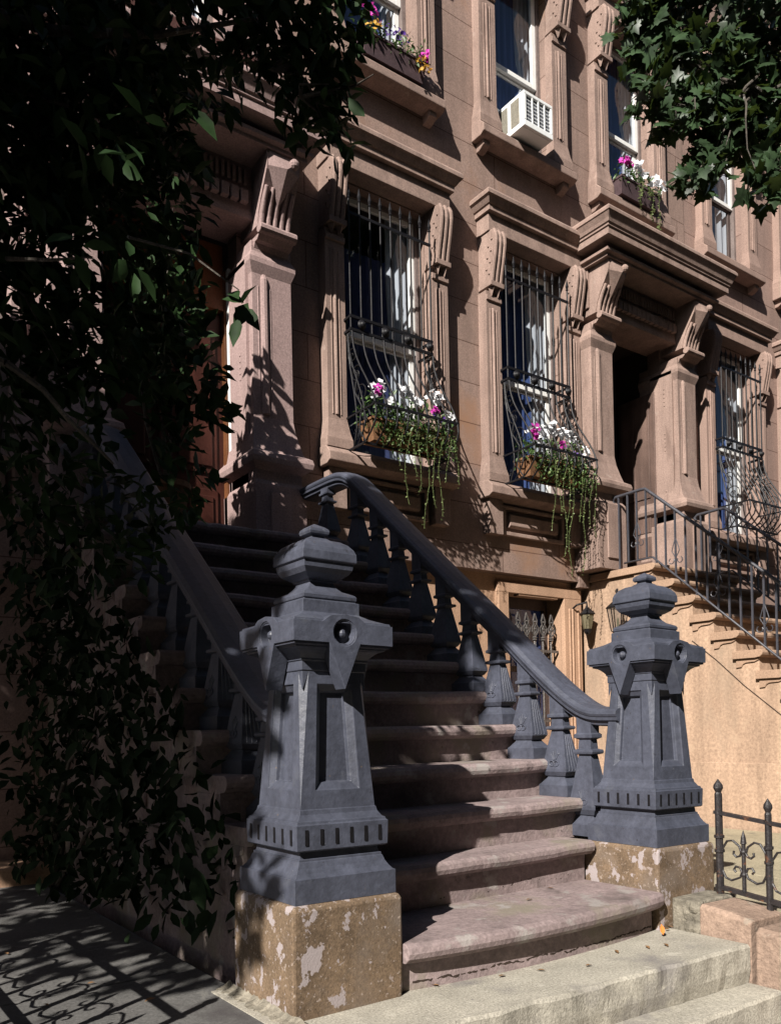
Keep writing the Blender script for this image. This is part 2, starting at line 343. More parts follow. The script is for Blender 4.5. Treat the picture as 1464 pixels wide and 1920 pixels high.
def sash_window(h, cx, hw, z0, z1, meet, kind):
    """double-hung sash in an opening; parts under one window part of the house"""
    fr = MB()
    y0, y1 = W + .085, W + .16
    fr.box(cx - hw, cx - hw + .05, y0, y1, z0, z1).box(cx + hw - .05, cx + hw, y0, y1, z0, z1).box(cx - hw + .05, cx + hw - .05, y0, y1, z1 - .05, z1).box(cx - hw + .05, cx + hw - .05, y0 - .04, y1, z0, z0 + .04)
    wd = fr.build('window', M['moulding'], h, bevel=.004)
    a, b = cx - hw + .052, cx + hw - .052
    us = MB(); yu = W + .095
    for p in ((a, a + .045, meet - .02, z1 - .052), (b - .06, b, meet - .02, z1 - .052), (a + .045, b - .06, z1 - .10, z1 - .052), (a + .045, b - .06, meet - .02, meet + .03)): us.box(p[0], p[1], yu, yu + .035, p[2], p[3])
    us.build('upper_sash', M['white'], wd, bevel=.004)
    ls = MB(); yl = W + .131; zb = z0 + .042
    if kind == 'ac': zb = z0 + .45
    for p in ((a, a + .045, zb, meet), (b - .06, b, zb, meet), (a + .045, b - .06, zb, zb + .07), (a + .045, b - .06, meet - .045, meet)): ls.box(p[0], p[1], yl, yl + .03, p[2], p[3])
    ls.build('lower_sash', M['sashdark'] if kind == 'dark' else M['white'], wd, bevel=.004)
    gl = MB().quad((a, yu + .02, meet), (b, yu + .02, meet), (b, yu + .02, z1 - .08), (a, yu + .02, z1 - .08)).quad((a, yl + .015, zb), (b, yl + .015, zb), (b, yl + .015, meet), (a, yl + .015, meet))
    gl.build('glass', M['glass'], wd)
    cm = {'blue': 'blueshade_curtain', 'lace': 'lace'}.get(kind, 'curtain')
    ym = W + .205
    if kind == 'lace':
        drape(cx - hw, cx + hw, ym + .03, z0, z1 - .45, 14, .012).build('net_curtain', M['lace'], wd, smooth=True)
        drape(cx + hw - .33, cx + hw, ym - .02, z0, z1, 4, .02, .1).build('curtain', M['curtain'], wd, smooth=True)
    elif kind == 'dark':
        drape(cx - hw + .18, cx + hw, ym, z0, z1, 5, .02).build('curtain', M['curtain'], wd, smooth=True)
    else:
        drape(cx - hw, cx + hw * .55, ym + .01, z0, z1, 7, .014).build('curtain', M['blueshade_curtain'], wd, smooth=True)  # shaded part of the curtain, its blue shade put in the colour
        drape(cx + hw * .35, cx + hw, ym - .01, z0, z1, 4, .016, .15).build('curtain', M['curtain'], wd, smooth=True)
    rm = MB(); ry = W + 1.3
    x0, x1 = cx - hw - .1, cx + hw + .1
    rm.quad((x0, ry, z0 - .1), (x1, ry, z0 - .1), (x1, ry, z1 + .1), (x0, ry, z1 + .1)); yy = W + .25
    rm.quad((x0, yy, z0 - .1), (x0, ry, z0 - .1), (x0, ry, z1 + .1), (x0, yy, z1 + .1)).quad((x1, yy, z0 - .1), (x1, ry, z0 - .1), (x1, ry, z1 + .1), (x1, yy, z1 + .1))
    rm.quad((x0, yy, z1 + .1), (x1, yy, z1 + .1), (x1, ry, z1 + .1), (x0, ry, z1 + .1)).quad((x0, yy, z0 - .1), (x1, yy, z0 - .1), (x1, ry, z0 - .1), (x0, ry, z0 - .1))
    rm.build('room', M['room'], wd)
    return wd

def console(mb, x0, x1, yb, front, ribs, rr):
    """bracket: side outline from a front curve [(y,z)...] plus half-round ribs down its face"""
    poly = [(yb, front[0][1])] + list(front) + [(yb, front[-1][1])]
    mb.extrude(poly, 'X', x0, x1)
    n = ribs
    for k in range(n):
        x = x0 + (x1 - x0) * (k + .5) / n
        mb.tube([(x, y - rr * .15, z) for y, z in front], [rr] * len(front), 8)

def window_surround(h, t, cx, hw, po, zs, zt, full, apron, dz=0):
    """sill, pilasters, consoles and cornice round a window; po = outer half width"""
    pf = W - .12 if full else W - .1
    f = MB(); f.box(cx - po, cx + po, W - .18, W, zt + .022, zt + .20)
    ws = f.build('window_surround', t, h, bevel=.005)
    for sx in (-1, 1):
        s = MB(); xa, xb = sorted((cx + sx * po, cx + sx * hw))
        s.rectloft(xa, xb, W, pf, [(.035, .035, zs + .06), (.035, .035, zs + .14), (.02, .02, zs + .2), (0, 0, zs + .32), (0, 0, zt - .66), (0, .018, zt - .655), (0, .018, zt - .61), (0, 0, zt - .6), (0, 0, zt - .56)])
        xm = (xa + xb) / 2
        for ox, rr in ((-.05, .007), (-.01, .017), (.035, .006)):
            s.tube([(xm + ox, pf - .002, zs + .36), (xm + ox, pf - .002, zt - .74), (xm + ox, pf + .02, zt - .72)], rr, 8)
        s.build('pilaster', t, ws, bevel=.006)
    sl_ = MB()
    d = .2 if full else .19
    sl_.extrude([(W, zs + .075), (W - d + .06, zs + .06), (W - d, zs), (W - d, zs - .075), (W - d + .05, zs - .10), (W, zs - .10)], 'X', cx - po - .045, cx + po + .045)
    if not full:
        for sx in (-1, 1): sl_.extrude([(W, zs - .10), (W - .12, zs - .10), (W - .12, zs - .15), (W - .05, zs - .19), (W, zs - .19)], 'X', cx + sx * (po - .06) - .045, cx + sx * (po - .06) + .045)
    sl_.build('sill', t, ws, bevel=.008)
    for sx in (-1, 1):
        c = cx + sx * (hw + (po - hw) * .5); b = MB(); bw = (po - hw) * .42
        zt2 = zt + .02
        console(b, c - bw, c + bw, W, [(W - .205, zt2), (W - .232, zt2 - .05), (W - .235, zt2 - .12), (W - .212, zt2 - .26), (W - .18, zt2 - .40), (W - .16, zt2 - .50)], 3, bw * .30)
        b.box(c - bw - .008, c + bw + .008, W - .19, W, zt2 - .55, zt2 - .502)
        for q in (-.5, .5):
            px = c + q * bw; b.add([(px - bw * .46, W - .13, zt2 - .552), (px + bw * .46, W - .13, zt2 - .552), (px, W - .13, zt2 - .64), (px, W - .185, zt2 - .555), (px, W - .15, zt2 - .635)], [(0, 1, 3), (0, 3, 4, 2), (1, 2, 4, 3), (0, 2, 1)])
        for i in range(7):
            zz = zt2 - .10 - .055 * i; b.ball((c - bw - .001, W - .185 + .008 * i + (.022 if i % 2 else -.022), zz), .013, 6, .8)
        b.build('bracket', t, ws, bevel=.004)
    c = MB(); z = zt + .20
    c.cornice(cx - po, cx + po, W, .2, [(.205, z), (.225, z + .002), (.225, z + .055), (.24, z + .06), (.25, z + .075), (.275, z + .115), (.29, z + .12), (.29, z + .155), (.27, z + .185), (.12, z + .21)])
    c.build('cornice', t, ws, bevel=.004)
    if apron:
        a = MB()
        for sx in (-1, 1): a.box(cx + sx * (po - .1) - .095, cx + sx * (po - .1) + .095, W - .10, W, 2.96, zs - .102)
        x0, x1 = cx - po + .24, cx + po - .24
        for p in ((x0, x1, 3.26, 3.29), (x0, x1, 2.98, 3.02), (x0, x0 + .04, 3.02, 3.26), (x1 - .04, x1, 3.02, 3.26)): a.box(p[0], p[1], W - .05, W, p[2], p[3])
        a.rectloft(x0 + .10, x1 - .10, W, W - .03, [(0, 0, 3.07), (0, .02, 3.09), (0, .02, 3.20), (0, 0, 3.22)])
        a.build('apron', t, ws, bevel=.006)

def door_surround(h, t, cx, hi, ho, dz, which):
    fl = 2.70 if which == 'B' else 2.86
    yf = W - .25; xl, xr = cx - ho, cx + ho
    e = MB(); e.box(xl + .01, xr - .01, W - .22, W + .2, 5.60, 6.18)
    for k in range(14):
        x = xl + .42 + (xr - xl - .84) * k / 13; e.box(x - .032, x + .032, W - .275, W - .222, 5.70, 5.80)
    for k in range(24):
        x = xl + .40 + (xr - xl - .80) * k / 23; e.box(x - .014, x + .014, W - .25, W - .222, 5.86, 5.98)
    o = e.build('door_surround', t, h, bevel=.005)
    for sx in (-1, 1):
        x0, x1 = sorted((cx + sx * ho, cx + sx * hi)); s = MB()
        s.rectloft(x0, x1, W + .3, yf, [(.05, .10, fl), (.05, .10, 3.42), (.03, .07, 3.46), (.03, .07, 3.54), (.09, .15, 3.58), (.10, .16, 3.62), (.09, .15, 3.66), (.05, .08, 3.70), (.035, .05, 3.78), (.012, .015, 3.90), (0, 0, 4.0), (0, 0, 5.16), (.03, .03, 5.24), (.03, .03, 5.28), (0, 0, 5.34), (0, 0, 5.42)])
        xm = (x0 + x1) / 2
        s.tube([(xm - .07, yf + .012, 4.02), (xm - .07, yf + .012, 5.12), (xm - .07, yf + .04, 5.17)], .038, 10)
        for q in (-.125, -.015): s.tube([(xm + q, yf + .003, 4.02), (xm + q, yf + .003, 5.06)], .009, 6)
        s.box(xm - .10, xm + .10, yf - .118, yf - .10, fl + .12, 3.36)
        s.build('pilaster', t, o, bevel=.006)
        x = cx + sx * hi; s = MB()
        s.box(min(x - sx * .03, x + sx * .02), max(x - sx * .03, x + sx * .02), W - .19, W + .12, fl, 5.3)
        for zc in (3.75, 4.45, 5.0):
            for k in range(5): s.ball((x - sx * .03, W - .08, zc - .12 + .05 * k), .010, 6)
        s.build('jamb', t, o, bevel=.006)
    for x0, x1 in ((cx - ho, cx - hi), (cx + hi, cx + ho)):
        b = MB(); xa, xb = x0 + .035, x1 - .035
        curve = [(W - .49, 6.03), (W - .50, 5.97), (W - .475, 5.89), (W - .415, 5.79), (W - .36, 5.70), (W - .32, 5.61), (W - .30, 5.52)]
        b.extrude([(W, 6.03)] + curve + [(W, 5.52)], 'X', xa, xb)
        for k in range(5):
            x = xa + (xb - xa) * (k + .5) / 5
            b.tube([(x, y - .012, z) for y, z in curve[3:]] , [.018, .022, .024, .024], 8)
        xm = (xa + xb) / 2
        b.add([(xa + .01, W - .50, 6.025), (xb - .01, W - .50, 6.025), (xb - .01, W - .49, 5.91), (xm, W - .38, 5.665), (xa + .01, W - .49, 5.91), (xm, W - .555, 5.89)], [(0, 1, 5), (1, 2, 5), (2, 3, 5), (3, 4, 5), (4, 0, 5)])
        b.ball((xm + .075, W - .53, 5.965), .042, 12)
        b.tube([(xa - .02, W - .365, 5.47), (xb + .02, W - .365, 5.47)], .04, 10)
        b.extrude([(W, 5.44), (W - .36, 5.44), (W - .31, 5.40), (W - .27, 5.40), (W - .25, 5.36), (W, 5.36)], 'X', xa - .01, xb + .01)
        b.build('bracket', t, o, bevel=.004)
    hd = MB()
    hd.cornice(xl, xr, W, .5, [(.50, 6.03), (.52, 6.03), (.52, 6.06), (.56, 6.07), (.56, 6.10), (.50, 6.11)])
    hd.cornice(xl, xr, W, .5, [(.60, 6.17), (.64, 6.172), (.64, 6.245), (.655, 6.25), (.655, 6.27), (.67, 6.28), (.68, 6.31), (.71, 6.365), (.72, 6.37), (.72, 6.40), (.70, 6.43), (.62, 6.44), (.60, 6.50), (.40, 6.52)])
    hd.build('door_hood', t, o, bevel=.004)

def house(name, label, dx, dz, wall, trim, x0, x1, which, parts):
    h = thing(name, label, 'house', (x0, W, 0))
    ops = []
    ws = [4.575, 6.48]; us = [(4.56, .43, .64), (6.43, .43, .65), (8.20, .43, .65)]
    # everything is laid out in house-B coordinates and shifted
    sh = lambda a: a + dx
    for i, c in enumerate(ws):
        if 'w%d' % (i + 1) in parts: ops.append((sh(c) - .51, sh(c) + .51, 3.46 + dz, 5.99 + dz))
    for i, (c, a, b) in enumerate(us):
        if 'u%d' % (i + 1) in parts: ops.append((sh(c) - a, sh(c) + a, 7.1 + dz, 9.15 + dz))
    if 'd' in parts: ops.append((sh(7.575), sh(8.765), 2.0 + dz, 5.72 + dz))
    m = MB(); zb = 2.60 + dz
    wall_sheet(m, x0, x1, zb, 13, W, .17, ops)
    m.quad((x0, W, zb), (x1, W, zb), (x1, W + .2, zb), (x0, W + .2, zb))
    if which == 'B':
        m.box(7.20, 7.36, W - .02, W + .1, zb - .06, 2.95)
    m.build('wall', wall, h)
    rc = MB().cornice(x0 + .01, x1 - .01, W, 0, [(.0, 12.2), (.1, 12.25), (.12, 12.6), (.5, 12.8), (.55, 12.98), (.2, 13.05)]); rc.build('roof_cornice', trim, h)
    b = MB(); yb = W + .12
    bo = [(sh(6.18), sh(7.03), .95 + dz, 2.42 + dz)] if 'b' in parts else []
    wall_sheet(b, x0, x1, -.1, 2.62 + dz, yb, .22, bo)
    b.build('basement_wall', M['basement'] if which != 'A' else wall, h)
    # parts shifted: build in shifted coordinates
    def at(c): return sh(c)
    old = {}
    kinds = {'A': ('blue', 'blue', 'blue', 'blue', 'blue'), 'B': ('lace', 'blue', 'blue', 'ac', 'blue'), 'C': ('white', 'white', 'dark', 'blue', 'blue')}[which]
    for i, c in enumerate(ws):
        if 'w%d' % (i + 1) in parts:
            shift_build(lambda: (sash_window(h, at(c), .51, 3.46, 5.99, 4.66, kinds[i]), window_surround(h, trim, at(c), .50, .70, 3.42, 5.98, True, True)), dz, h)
    for i, (c, a, bb) in enumerate(us):
        if 'u%d' % (i + 1) in parts:
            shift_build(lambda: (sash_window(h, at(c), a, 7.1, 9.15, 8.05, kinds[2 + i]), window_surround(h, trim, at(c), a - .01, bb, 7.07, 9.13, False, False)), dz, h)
    if 'd' in parts:
        shift_build(lambda: door_surround(h, trim, at(8.168), .60, .965, dz, which), dz, h)
        shift_build(lambda: door(h, at(8.168), which), dz, h)
    if 'b' in parts:
        s = MB(); xa, xb, zt = at(6.035), at(7.31), 2.52
        yb2 = yb
        for p in ((xa, xa + .145, 0, 2.41), (xb - .28, xb, 0, 2.41), (xa, xb, 2.41, zt)): s.box(p[0], p[1], yb2 - .06, yb2, p[2], p[3])
        for ox in (-.20, -.15, -.06): s.tube([(xb + ox, yb2 - .062, .2), (xb + ox, yb2 - .062, 2.30)], .014, 6)
        s.box(xa + .30, xb - .37, yb2 - .05, yb2 + .03, 2.39, 2.43)
        o = s.build('basement_surround', M['basement'], h, bevel=.006)
        win = MB(); y = yb + .2
        for p in ((at(6.18), at(6.24), .95, 2.42), (at(6.97), at(7.03), .95, 2.42), (at(6.24), at(6.97), 2.3, 2.42), (at(6.24), at(6.97), 1.6, 1.66)): win.box(p[0], p[1], y, y + .05, p[2], p[3])
        wn = win.build('basement_window', M['sashdark'], h, bevel=.004)
        MB().quad((at(6.2), y + .03, .95), (at(7.0), y + .03, .95), (at(7.0), y + .03, 2.4), (at(6.2), y + .03, 2.4)).build('glass', M['glass'], wn)
        drape(at(6.2), at(7.03), y + .09, .9, 2.42, 6, .02).build('curtain', M['lace'], wn, smooth=True)
        drape(at(6.72), at(6.92), y + .07, .9, 2.2, 2, .02).build('curtain', M['curtain'], wn, smooth=True)
    return h

def shift_build(fn, dz, h):
    """run a builder, then lift the parts it added by dz (mesh data, so children stay in step)"""
    if dz == 0: return fn()
    before = set(o.name for o in COL.objects)
    fn()
    for o in COL.objects:
        if o.name not in before and o.type == 'MESH': o.data.transform(Matrix.Translation((0, 0, dz)))

def door(h, cx, which):
    fl = 2.70 if which == 'B' else 2.86
    j = MB()
    if which == 'A':
        y = W + .24
        d = MB(); d.box(cx - .58, cx + .58, y, y + .06, fl, 5.0)
        for sx in (-1, 1):
            for z0, z1 in ((fl + .15, fl + .62), (fl + .75, 4.85)):
                xa, xb = sorted((cx + sx * .09, cx + sx * .49))
                d.box(xa, xb, y - .018, y, z0, z1); d.box(xa + .05, xb - .05, y - .034, y - .018, z0 + .06, z1 - .06)
        d.box(cx - .02, cx + .02, y - .04, y, fl, 5.0)
        o = d.build('door', M['door'], h, bevel=.006)
        MB().ball((cx + .1, y - .07, fl + 1.0), .035).lathe((cx + .1, y, fl + 1.0), [(.015, 0), (.015, .06)], 8, 'Y').build('handle', M['silver'], o, smooth=True)
        for sx in (-1, 1):
            xa, xb = sorted((cx + sx * .598, cx + sx * .55)); j.box(xa, xb, W + .172, y - .002, fl, 5.35)
        j.box(cx - .55, cx + .55, W + .172, y, 5.0, 5.55)
        f = j.build('door_frame', M['orangewood'], o, bevel=.006)
        k = MB()
        for sx in (-1, 1):
            xa, xb = sorted((cx + sx * .599, cx + sx * .57)); k.box(xa, xb, W + .122, W + .168, fl, 5.35)
        k.build('door_trim', M['white'], o, bevel=.004)
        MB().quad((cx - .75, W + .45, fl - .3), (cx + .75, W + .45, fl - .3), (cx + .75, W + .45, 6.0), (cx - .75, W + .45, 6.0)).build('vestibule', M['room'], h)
    else:
        y = W + .06
        d = MB()
        for sx in (-1, 1):                                  # both leaves stand open against the sides of the entry
            xa, xb = sorted((cx + sx * .555, cx + sx * .60)); d.box(xa, xb, y, y + .55, fl + .02, 5.1)
            xp = cx + sx * .555
            for z0, z1 in ((fl + .1, fl + .32), (fl + .37, fl + .62), (fl + .67, fl + .98), (fl + 1.1, 5.0)):
                xa, xb = sorted((xp, xp - sx * .015)); d.box(xa, xb, y + .07, y + .28, z0, z1); d.box(xa, xb, y + .31, y + .5, z0, z1)
        o = d.build('door', M['doorB'], h, bevel=.006)
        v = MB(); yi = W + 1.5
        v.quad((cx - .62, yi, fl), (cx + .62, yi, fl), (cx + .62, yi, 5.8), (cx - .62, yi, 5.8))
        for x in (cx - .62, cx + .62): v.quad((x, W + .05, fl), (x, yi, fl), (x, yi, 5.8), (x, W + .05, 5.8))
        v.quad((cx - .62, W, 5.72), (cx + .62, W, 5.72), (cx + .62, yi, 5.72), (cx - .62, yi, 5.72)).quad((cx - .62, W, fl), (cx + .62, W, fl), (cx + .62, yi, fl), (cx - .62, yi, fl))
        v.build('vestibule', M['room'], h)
        i = MB(); i.box(cx - .5, cx + .5, yi - .06, yi - .01, fl, 4.9)
        for z0, z1 in ((fl + .2, fl + .9), (fl + 1.1, 4.7)): i.box(cx - .32, cx + .32, yi - .085, yi - .06, z0, z1)
        io = i.build('inner_door', M['door'], h, bevel=.006)
        MB().ball((cx - .4, yi - .11, fl + 1.0), .035).build('handle', M['silver'], io, smooth=True)

hB = house('brownstone_house', 'tan brownstone with two barred flower box windows and a dark open doorway', 0, 0, M['wallB'], M['trimB'], 3.57, 9.345, 'B', {'w1', 'w2', 'u1', 'u2', 'u3', 'd', 'b'})
hA = house('brownstone_house', 'mauve pink house at the left edge with a dark red door in the tree shade', -5.68, -.44, M['wallA'], M['trimA'], -2.11, 3.566, 'A', {'w2', 'u2', 'u3', 'd'})
hC = house('brownstone_house', 'greyer brown house at the right edge behind the maple leaves', 5.68, 0, M['wallC'], M['trimC'], 9.349, 15.1, 'C', {'w1', 'w2', 'u1', 'u2'})

# unseen house added across the street to shade the sky
oh = thing('sky_screen_house', 'plain brick row house added unseen across the street to screen the sky', 'house', (0, -15, 0))
m = MB().box(-14, 45, -24, -15, -.6, 13.5); m.build('wall', M['brick'], oh)
m = MB().box(-14.2, 45.2, -24, -14.6, 13.502, 14.2); m.build('roof_cornice', M['brick'], oh)

# ------------------------------------------------------------------ stoops
def step_prof(yf, yb, z0, z1, nose=.045):
    n = [(yf + .02, z1 - .075), (yf - nose * .55, z1 - .07), (yf - nose, z1 - .052), (yf - nose * 1.12, z1 - .032), (yf - nose, z1 - .012), (yf - nose * .6, z1)]
    return [(yb, z0), (yf + .02, z0)] + n + [(yb, z1)]
def wander(n, amp, k=5):
    a = rng.normal(0, 1, n + 2 * k); w_ = np.hanning(2 * k + 1); a = np.convolve(a, w_ / w_.sum(), 'same')[k:-k]
    return amp * a / (a.std() + 1e-6)
def worn_step(m, prof, x0, x1, n=40, amp=.0035):
    p = np.array(prof); zt = p[:, 1].max(); yf = p[:, 0].min(); front = np.clip(1 - (p[:, 0] - yf) / .09, 0, 1); top = (p[:, 1] > zt - .10)
    dy, dz = wander(n, amp), wander(n, amp * .7); chip = np.where(rng.random(n) < .05, rng.random(n) * .012, 0)
    xs_ = np.linspace(x0, x1, n)
    m.rings([[(xs_[i], y + f * tp * (dy[i] + chip[i]), z + f * tp * (dz[i] - chip[i] * .5) - (.004 * (1 - math.cos(2 * math.pi * i / (n - 1)))) * tp * f) for (y, z), f, tp in zip(prof, front, top)] for i in range(n)])
    return m
st = thing('stone_stoop', 'worn pinkish stone stairs rising between the two slate blue posts', 'stoop', (2.58, 2.5, 0))
RISE, RUN = .2025, .2475
def YN(k): return 3.06 + RUN * (k - 3)      # riser face of step k
def ZT(k): return .599 + RISE * (k - 3)
for k in range(2, 13):
    x0, x1 = 1.50, 3.66
    if k == 2: x0, x1 = 1.84, 3.335
    yf = YN(k) if k > 2 else 2.90
    yb = YN(k + 1) + .0185 if k < 12 else W + .1
    m = worn_step(MB(), step_prof(yf, yb, max(-.1, ZT(k) - .215), ZT(k)), x0, x1)
    if k > 2:
        for xe in (x0 - .004, x1 - .03): m.extrude([(yf + .26, ZT(k) - .078), (yf + .04, ZT(k) - .078), (yf + .05, ZT(k) - .11), (yf + .10, ZT(k) - .125), (yf + .19, ZT(k) - .13), (yf + .22, ZT(k) - .19), (yf + .26, ZT(k) - .2)], 'X', xe, xe + .034)
    m.build('step', M['step'], st, bevel=.002)
    if k > 2:                                            # block the string behind
        pass
# bowed first step
def bow(x): 
    t = (x - 1.84) / (3.335 - 1.84); return 2.50 - .065 * math.sin(math.pi * t) ** .8 - .02 * t
xs = [1.84 + (3.335 - 1.84) * i / 24 for i in range(25)]
def slabplan(off): return [(x, bow(x) - off) for x in xs] + [(3.335, 3.1), (1.84, 3.1)]
m = MB(); z1 = .19
m.rings([[(x, y, z) for x, y in slabplan(o)] for o, z in ((-.03, -.05), (-.03, z1 - .078), (.02, z1 - .074), (.04, z1 - .055), (.046, z1 - .035), (.04, z1 - .012), (.02, z1), )])
m.build('step', M['step'], st, bevel=.004)
def crack(y_of, x0, x1, z, amp, r=.003):
    pts = []; zz = z; n_ = int((x1 - x0) / .011)
    for i in range(n_ + 1):
        x = x0 + (x1 - x0) * i / n_; zz += rng.normal(0, amp) + (z - zz) * .06; pts.append((x, y_of(x), zz))
    return MB().tube(pts, [r * (.35 + 1.1 * rng.random()) for _ in pts], 4)
crack(lambda x: bow(x) + .032, 1.9, 3.32, .028, .0028, .0042).build('crack', M['soil'], st)
crack(lambda x: 2.9225, 2.35, 3.32, .222, .003).build('crack', M['soil'], st)
crack(lambda x: YN(3) + .0225, 2.6, 3.2, .405, .0025, .002).build('crack', M['soil'], st)
# solid core under the steps
m = MB().extrude([(3.1, -.1), (3.1, .38)] + [p for k in range(3, 12) for p in ((YN(k) + .06, ZT(k) - .12), (YN(k + 1) + .06, ZT(k) - .12))] + [(W, ZT(11)), (W, -.1)], 'X', 1.525, 3.635)
m.build('core', M['step'], st)

bs = thing('bluestone_step', 'two broad pale speckled stone slabs stepping down at the front of the stoop', 'steps', (2.4, 2.3, -.17))
def rough_slab(x0, x1, ya, yb_, yback, zlo, zhi, n=90):
    m = MB(); dy, dz, d2 = wander(n, .0045, 3), wander(n, .0022, 4), wander(n, .0022, 2); rs = []
    for i in range(n):
        f = i / (n - 1); x = x0 + (x1 - x0) * f; y = ya + (yb_ - ya) * f
        rs.append([(x, yback, zlo), (x, y + .012 + d2[i], zlo), (x, y + d2[i] * .8, zlo + .35 * (zhi - zlo)), (x, y + dy[i] * .8, zlo + .7 * (zhi - zlo)), (x, y + dy[i], zhi - .014 + dz[i]), (x, y + .010 + dy[i], zhi + dz[i] * .4), (x, y + .05, zhi), (x, yback, zhi)])
    return m.rings(rs)
rough_slab(1.30, 3.44, 2.17, 2.075, 3.0, -.17, 0).build('slab', M['slab'], bs)
rough_slab(.9, 3.44, 1.99, 1.925, 2.2, -.36, -.171).build('slab', M['slab'], bs)

# right-hand stoop of the middle house
M['treadB'] = stone('tan_tread_stone', (.34, .225, .155), var=.12, scale=2, bump=.3, streak=.1)
s2 = thing('stone_stoop', 'bright tan stoop with stepped sides and a thin iron rail at the right', 'stoop', (8.17, 4.5, 0))
R2, U2 = .2025, .232
def Y2(k): return 5.42 - U2 * k
def Z2(k): return 2.68 - R2 * k
XL, XR = 7.36, 8.98
poly = [(W + .1, -.4), (W + .1, 2.60), (Y2(0) + .03, 2.60)]
for k in range(1, 14):
    poly += [(Y2(k - 1) + .03, Z2(k) - .075), (Y2(k) + .03, Z2(k) - .075)]
poly += [(Y2(13) + .03, -.4)]
MB().extrude(poly, 'X', XL + .03, XR - .03).build('side_wall', M['stucco'], s2)
MB().extrude([(W, -.4), (W, .60), (3.1, .60), (3.06, .56), (3.06, -.4)], 'X', XL, XL + .029).build('plinth_course', M['stucco'], s2, bevel=.006)
for k in range(0, 14):
    yb = W + .1 if k == 0 else Y2(k - 1) + .05
    m = MB().extrude(step_prof(Y2(k) + .03, yb, Z2(k) - .075, Z2(k), .05), 'X', XL - .012, XR + .012)
    for xe, xs_ in ((XL + .014, XL + .03), (XR - .03, XR - .014)):   # scrolled step ends
        ym = Y2(k)
        m.extrude([(ym + .26, Z2(k) - .076), (ym + .02, Z2(k) - .076), (ym + .03, Z2(k) - .095), (ym + .07, Z2(k) - .112), (ym + .16, Z2(k) - .116), (ym + .19, Z2(k) - .13), (ym + .205, Z2(k) - .155), (ym + .26, Z2(k) - .16)], 'X', xe, xs_)
    m.build('step', M['treadB'], s2, bevel=.004)
MB().tube([(XL + .028, 5.0, 1.82), (XL + .028, 4.73, 1.60), (XL + .028, 4.45, 1.34), (XL + .028, 4.07, 1.03), (XL + .028, 3.5, .62)], .0045, 4).build('settlement_crack', M['soil'], s2)

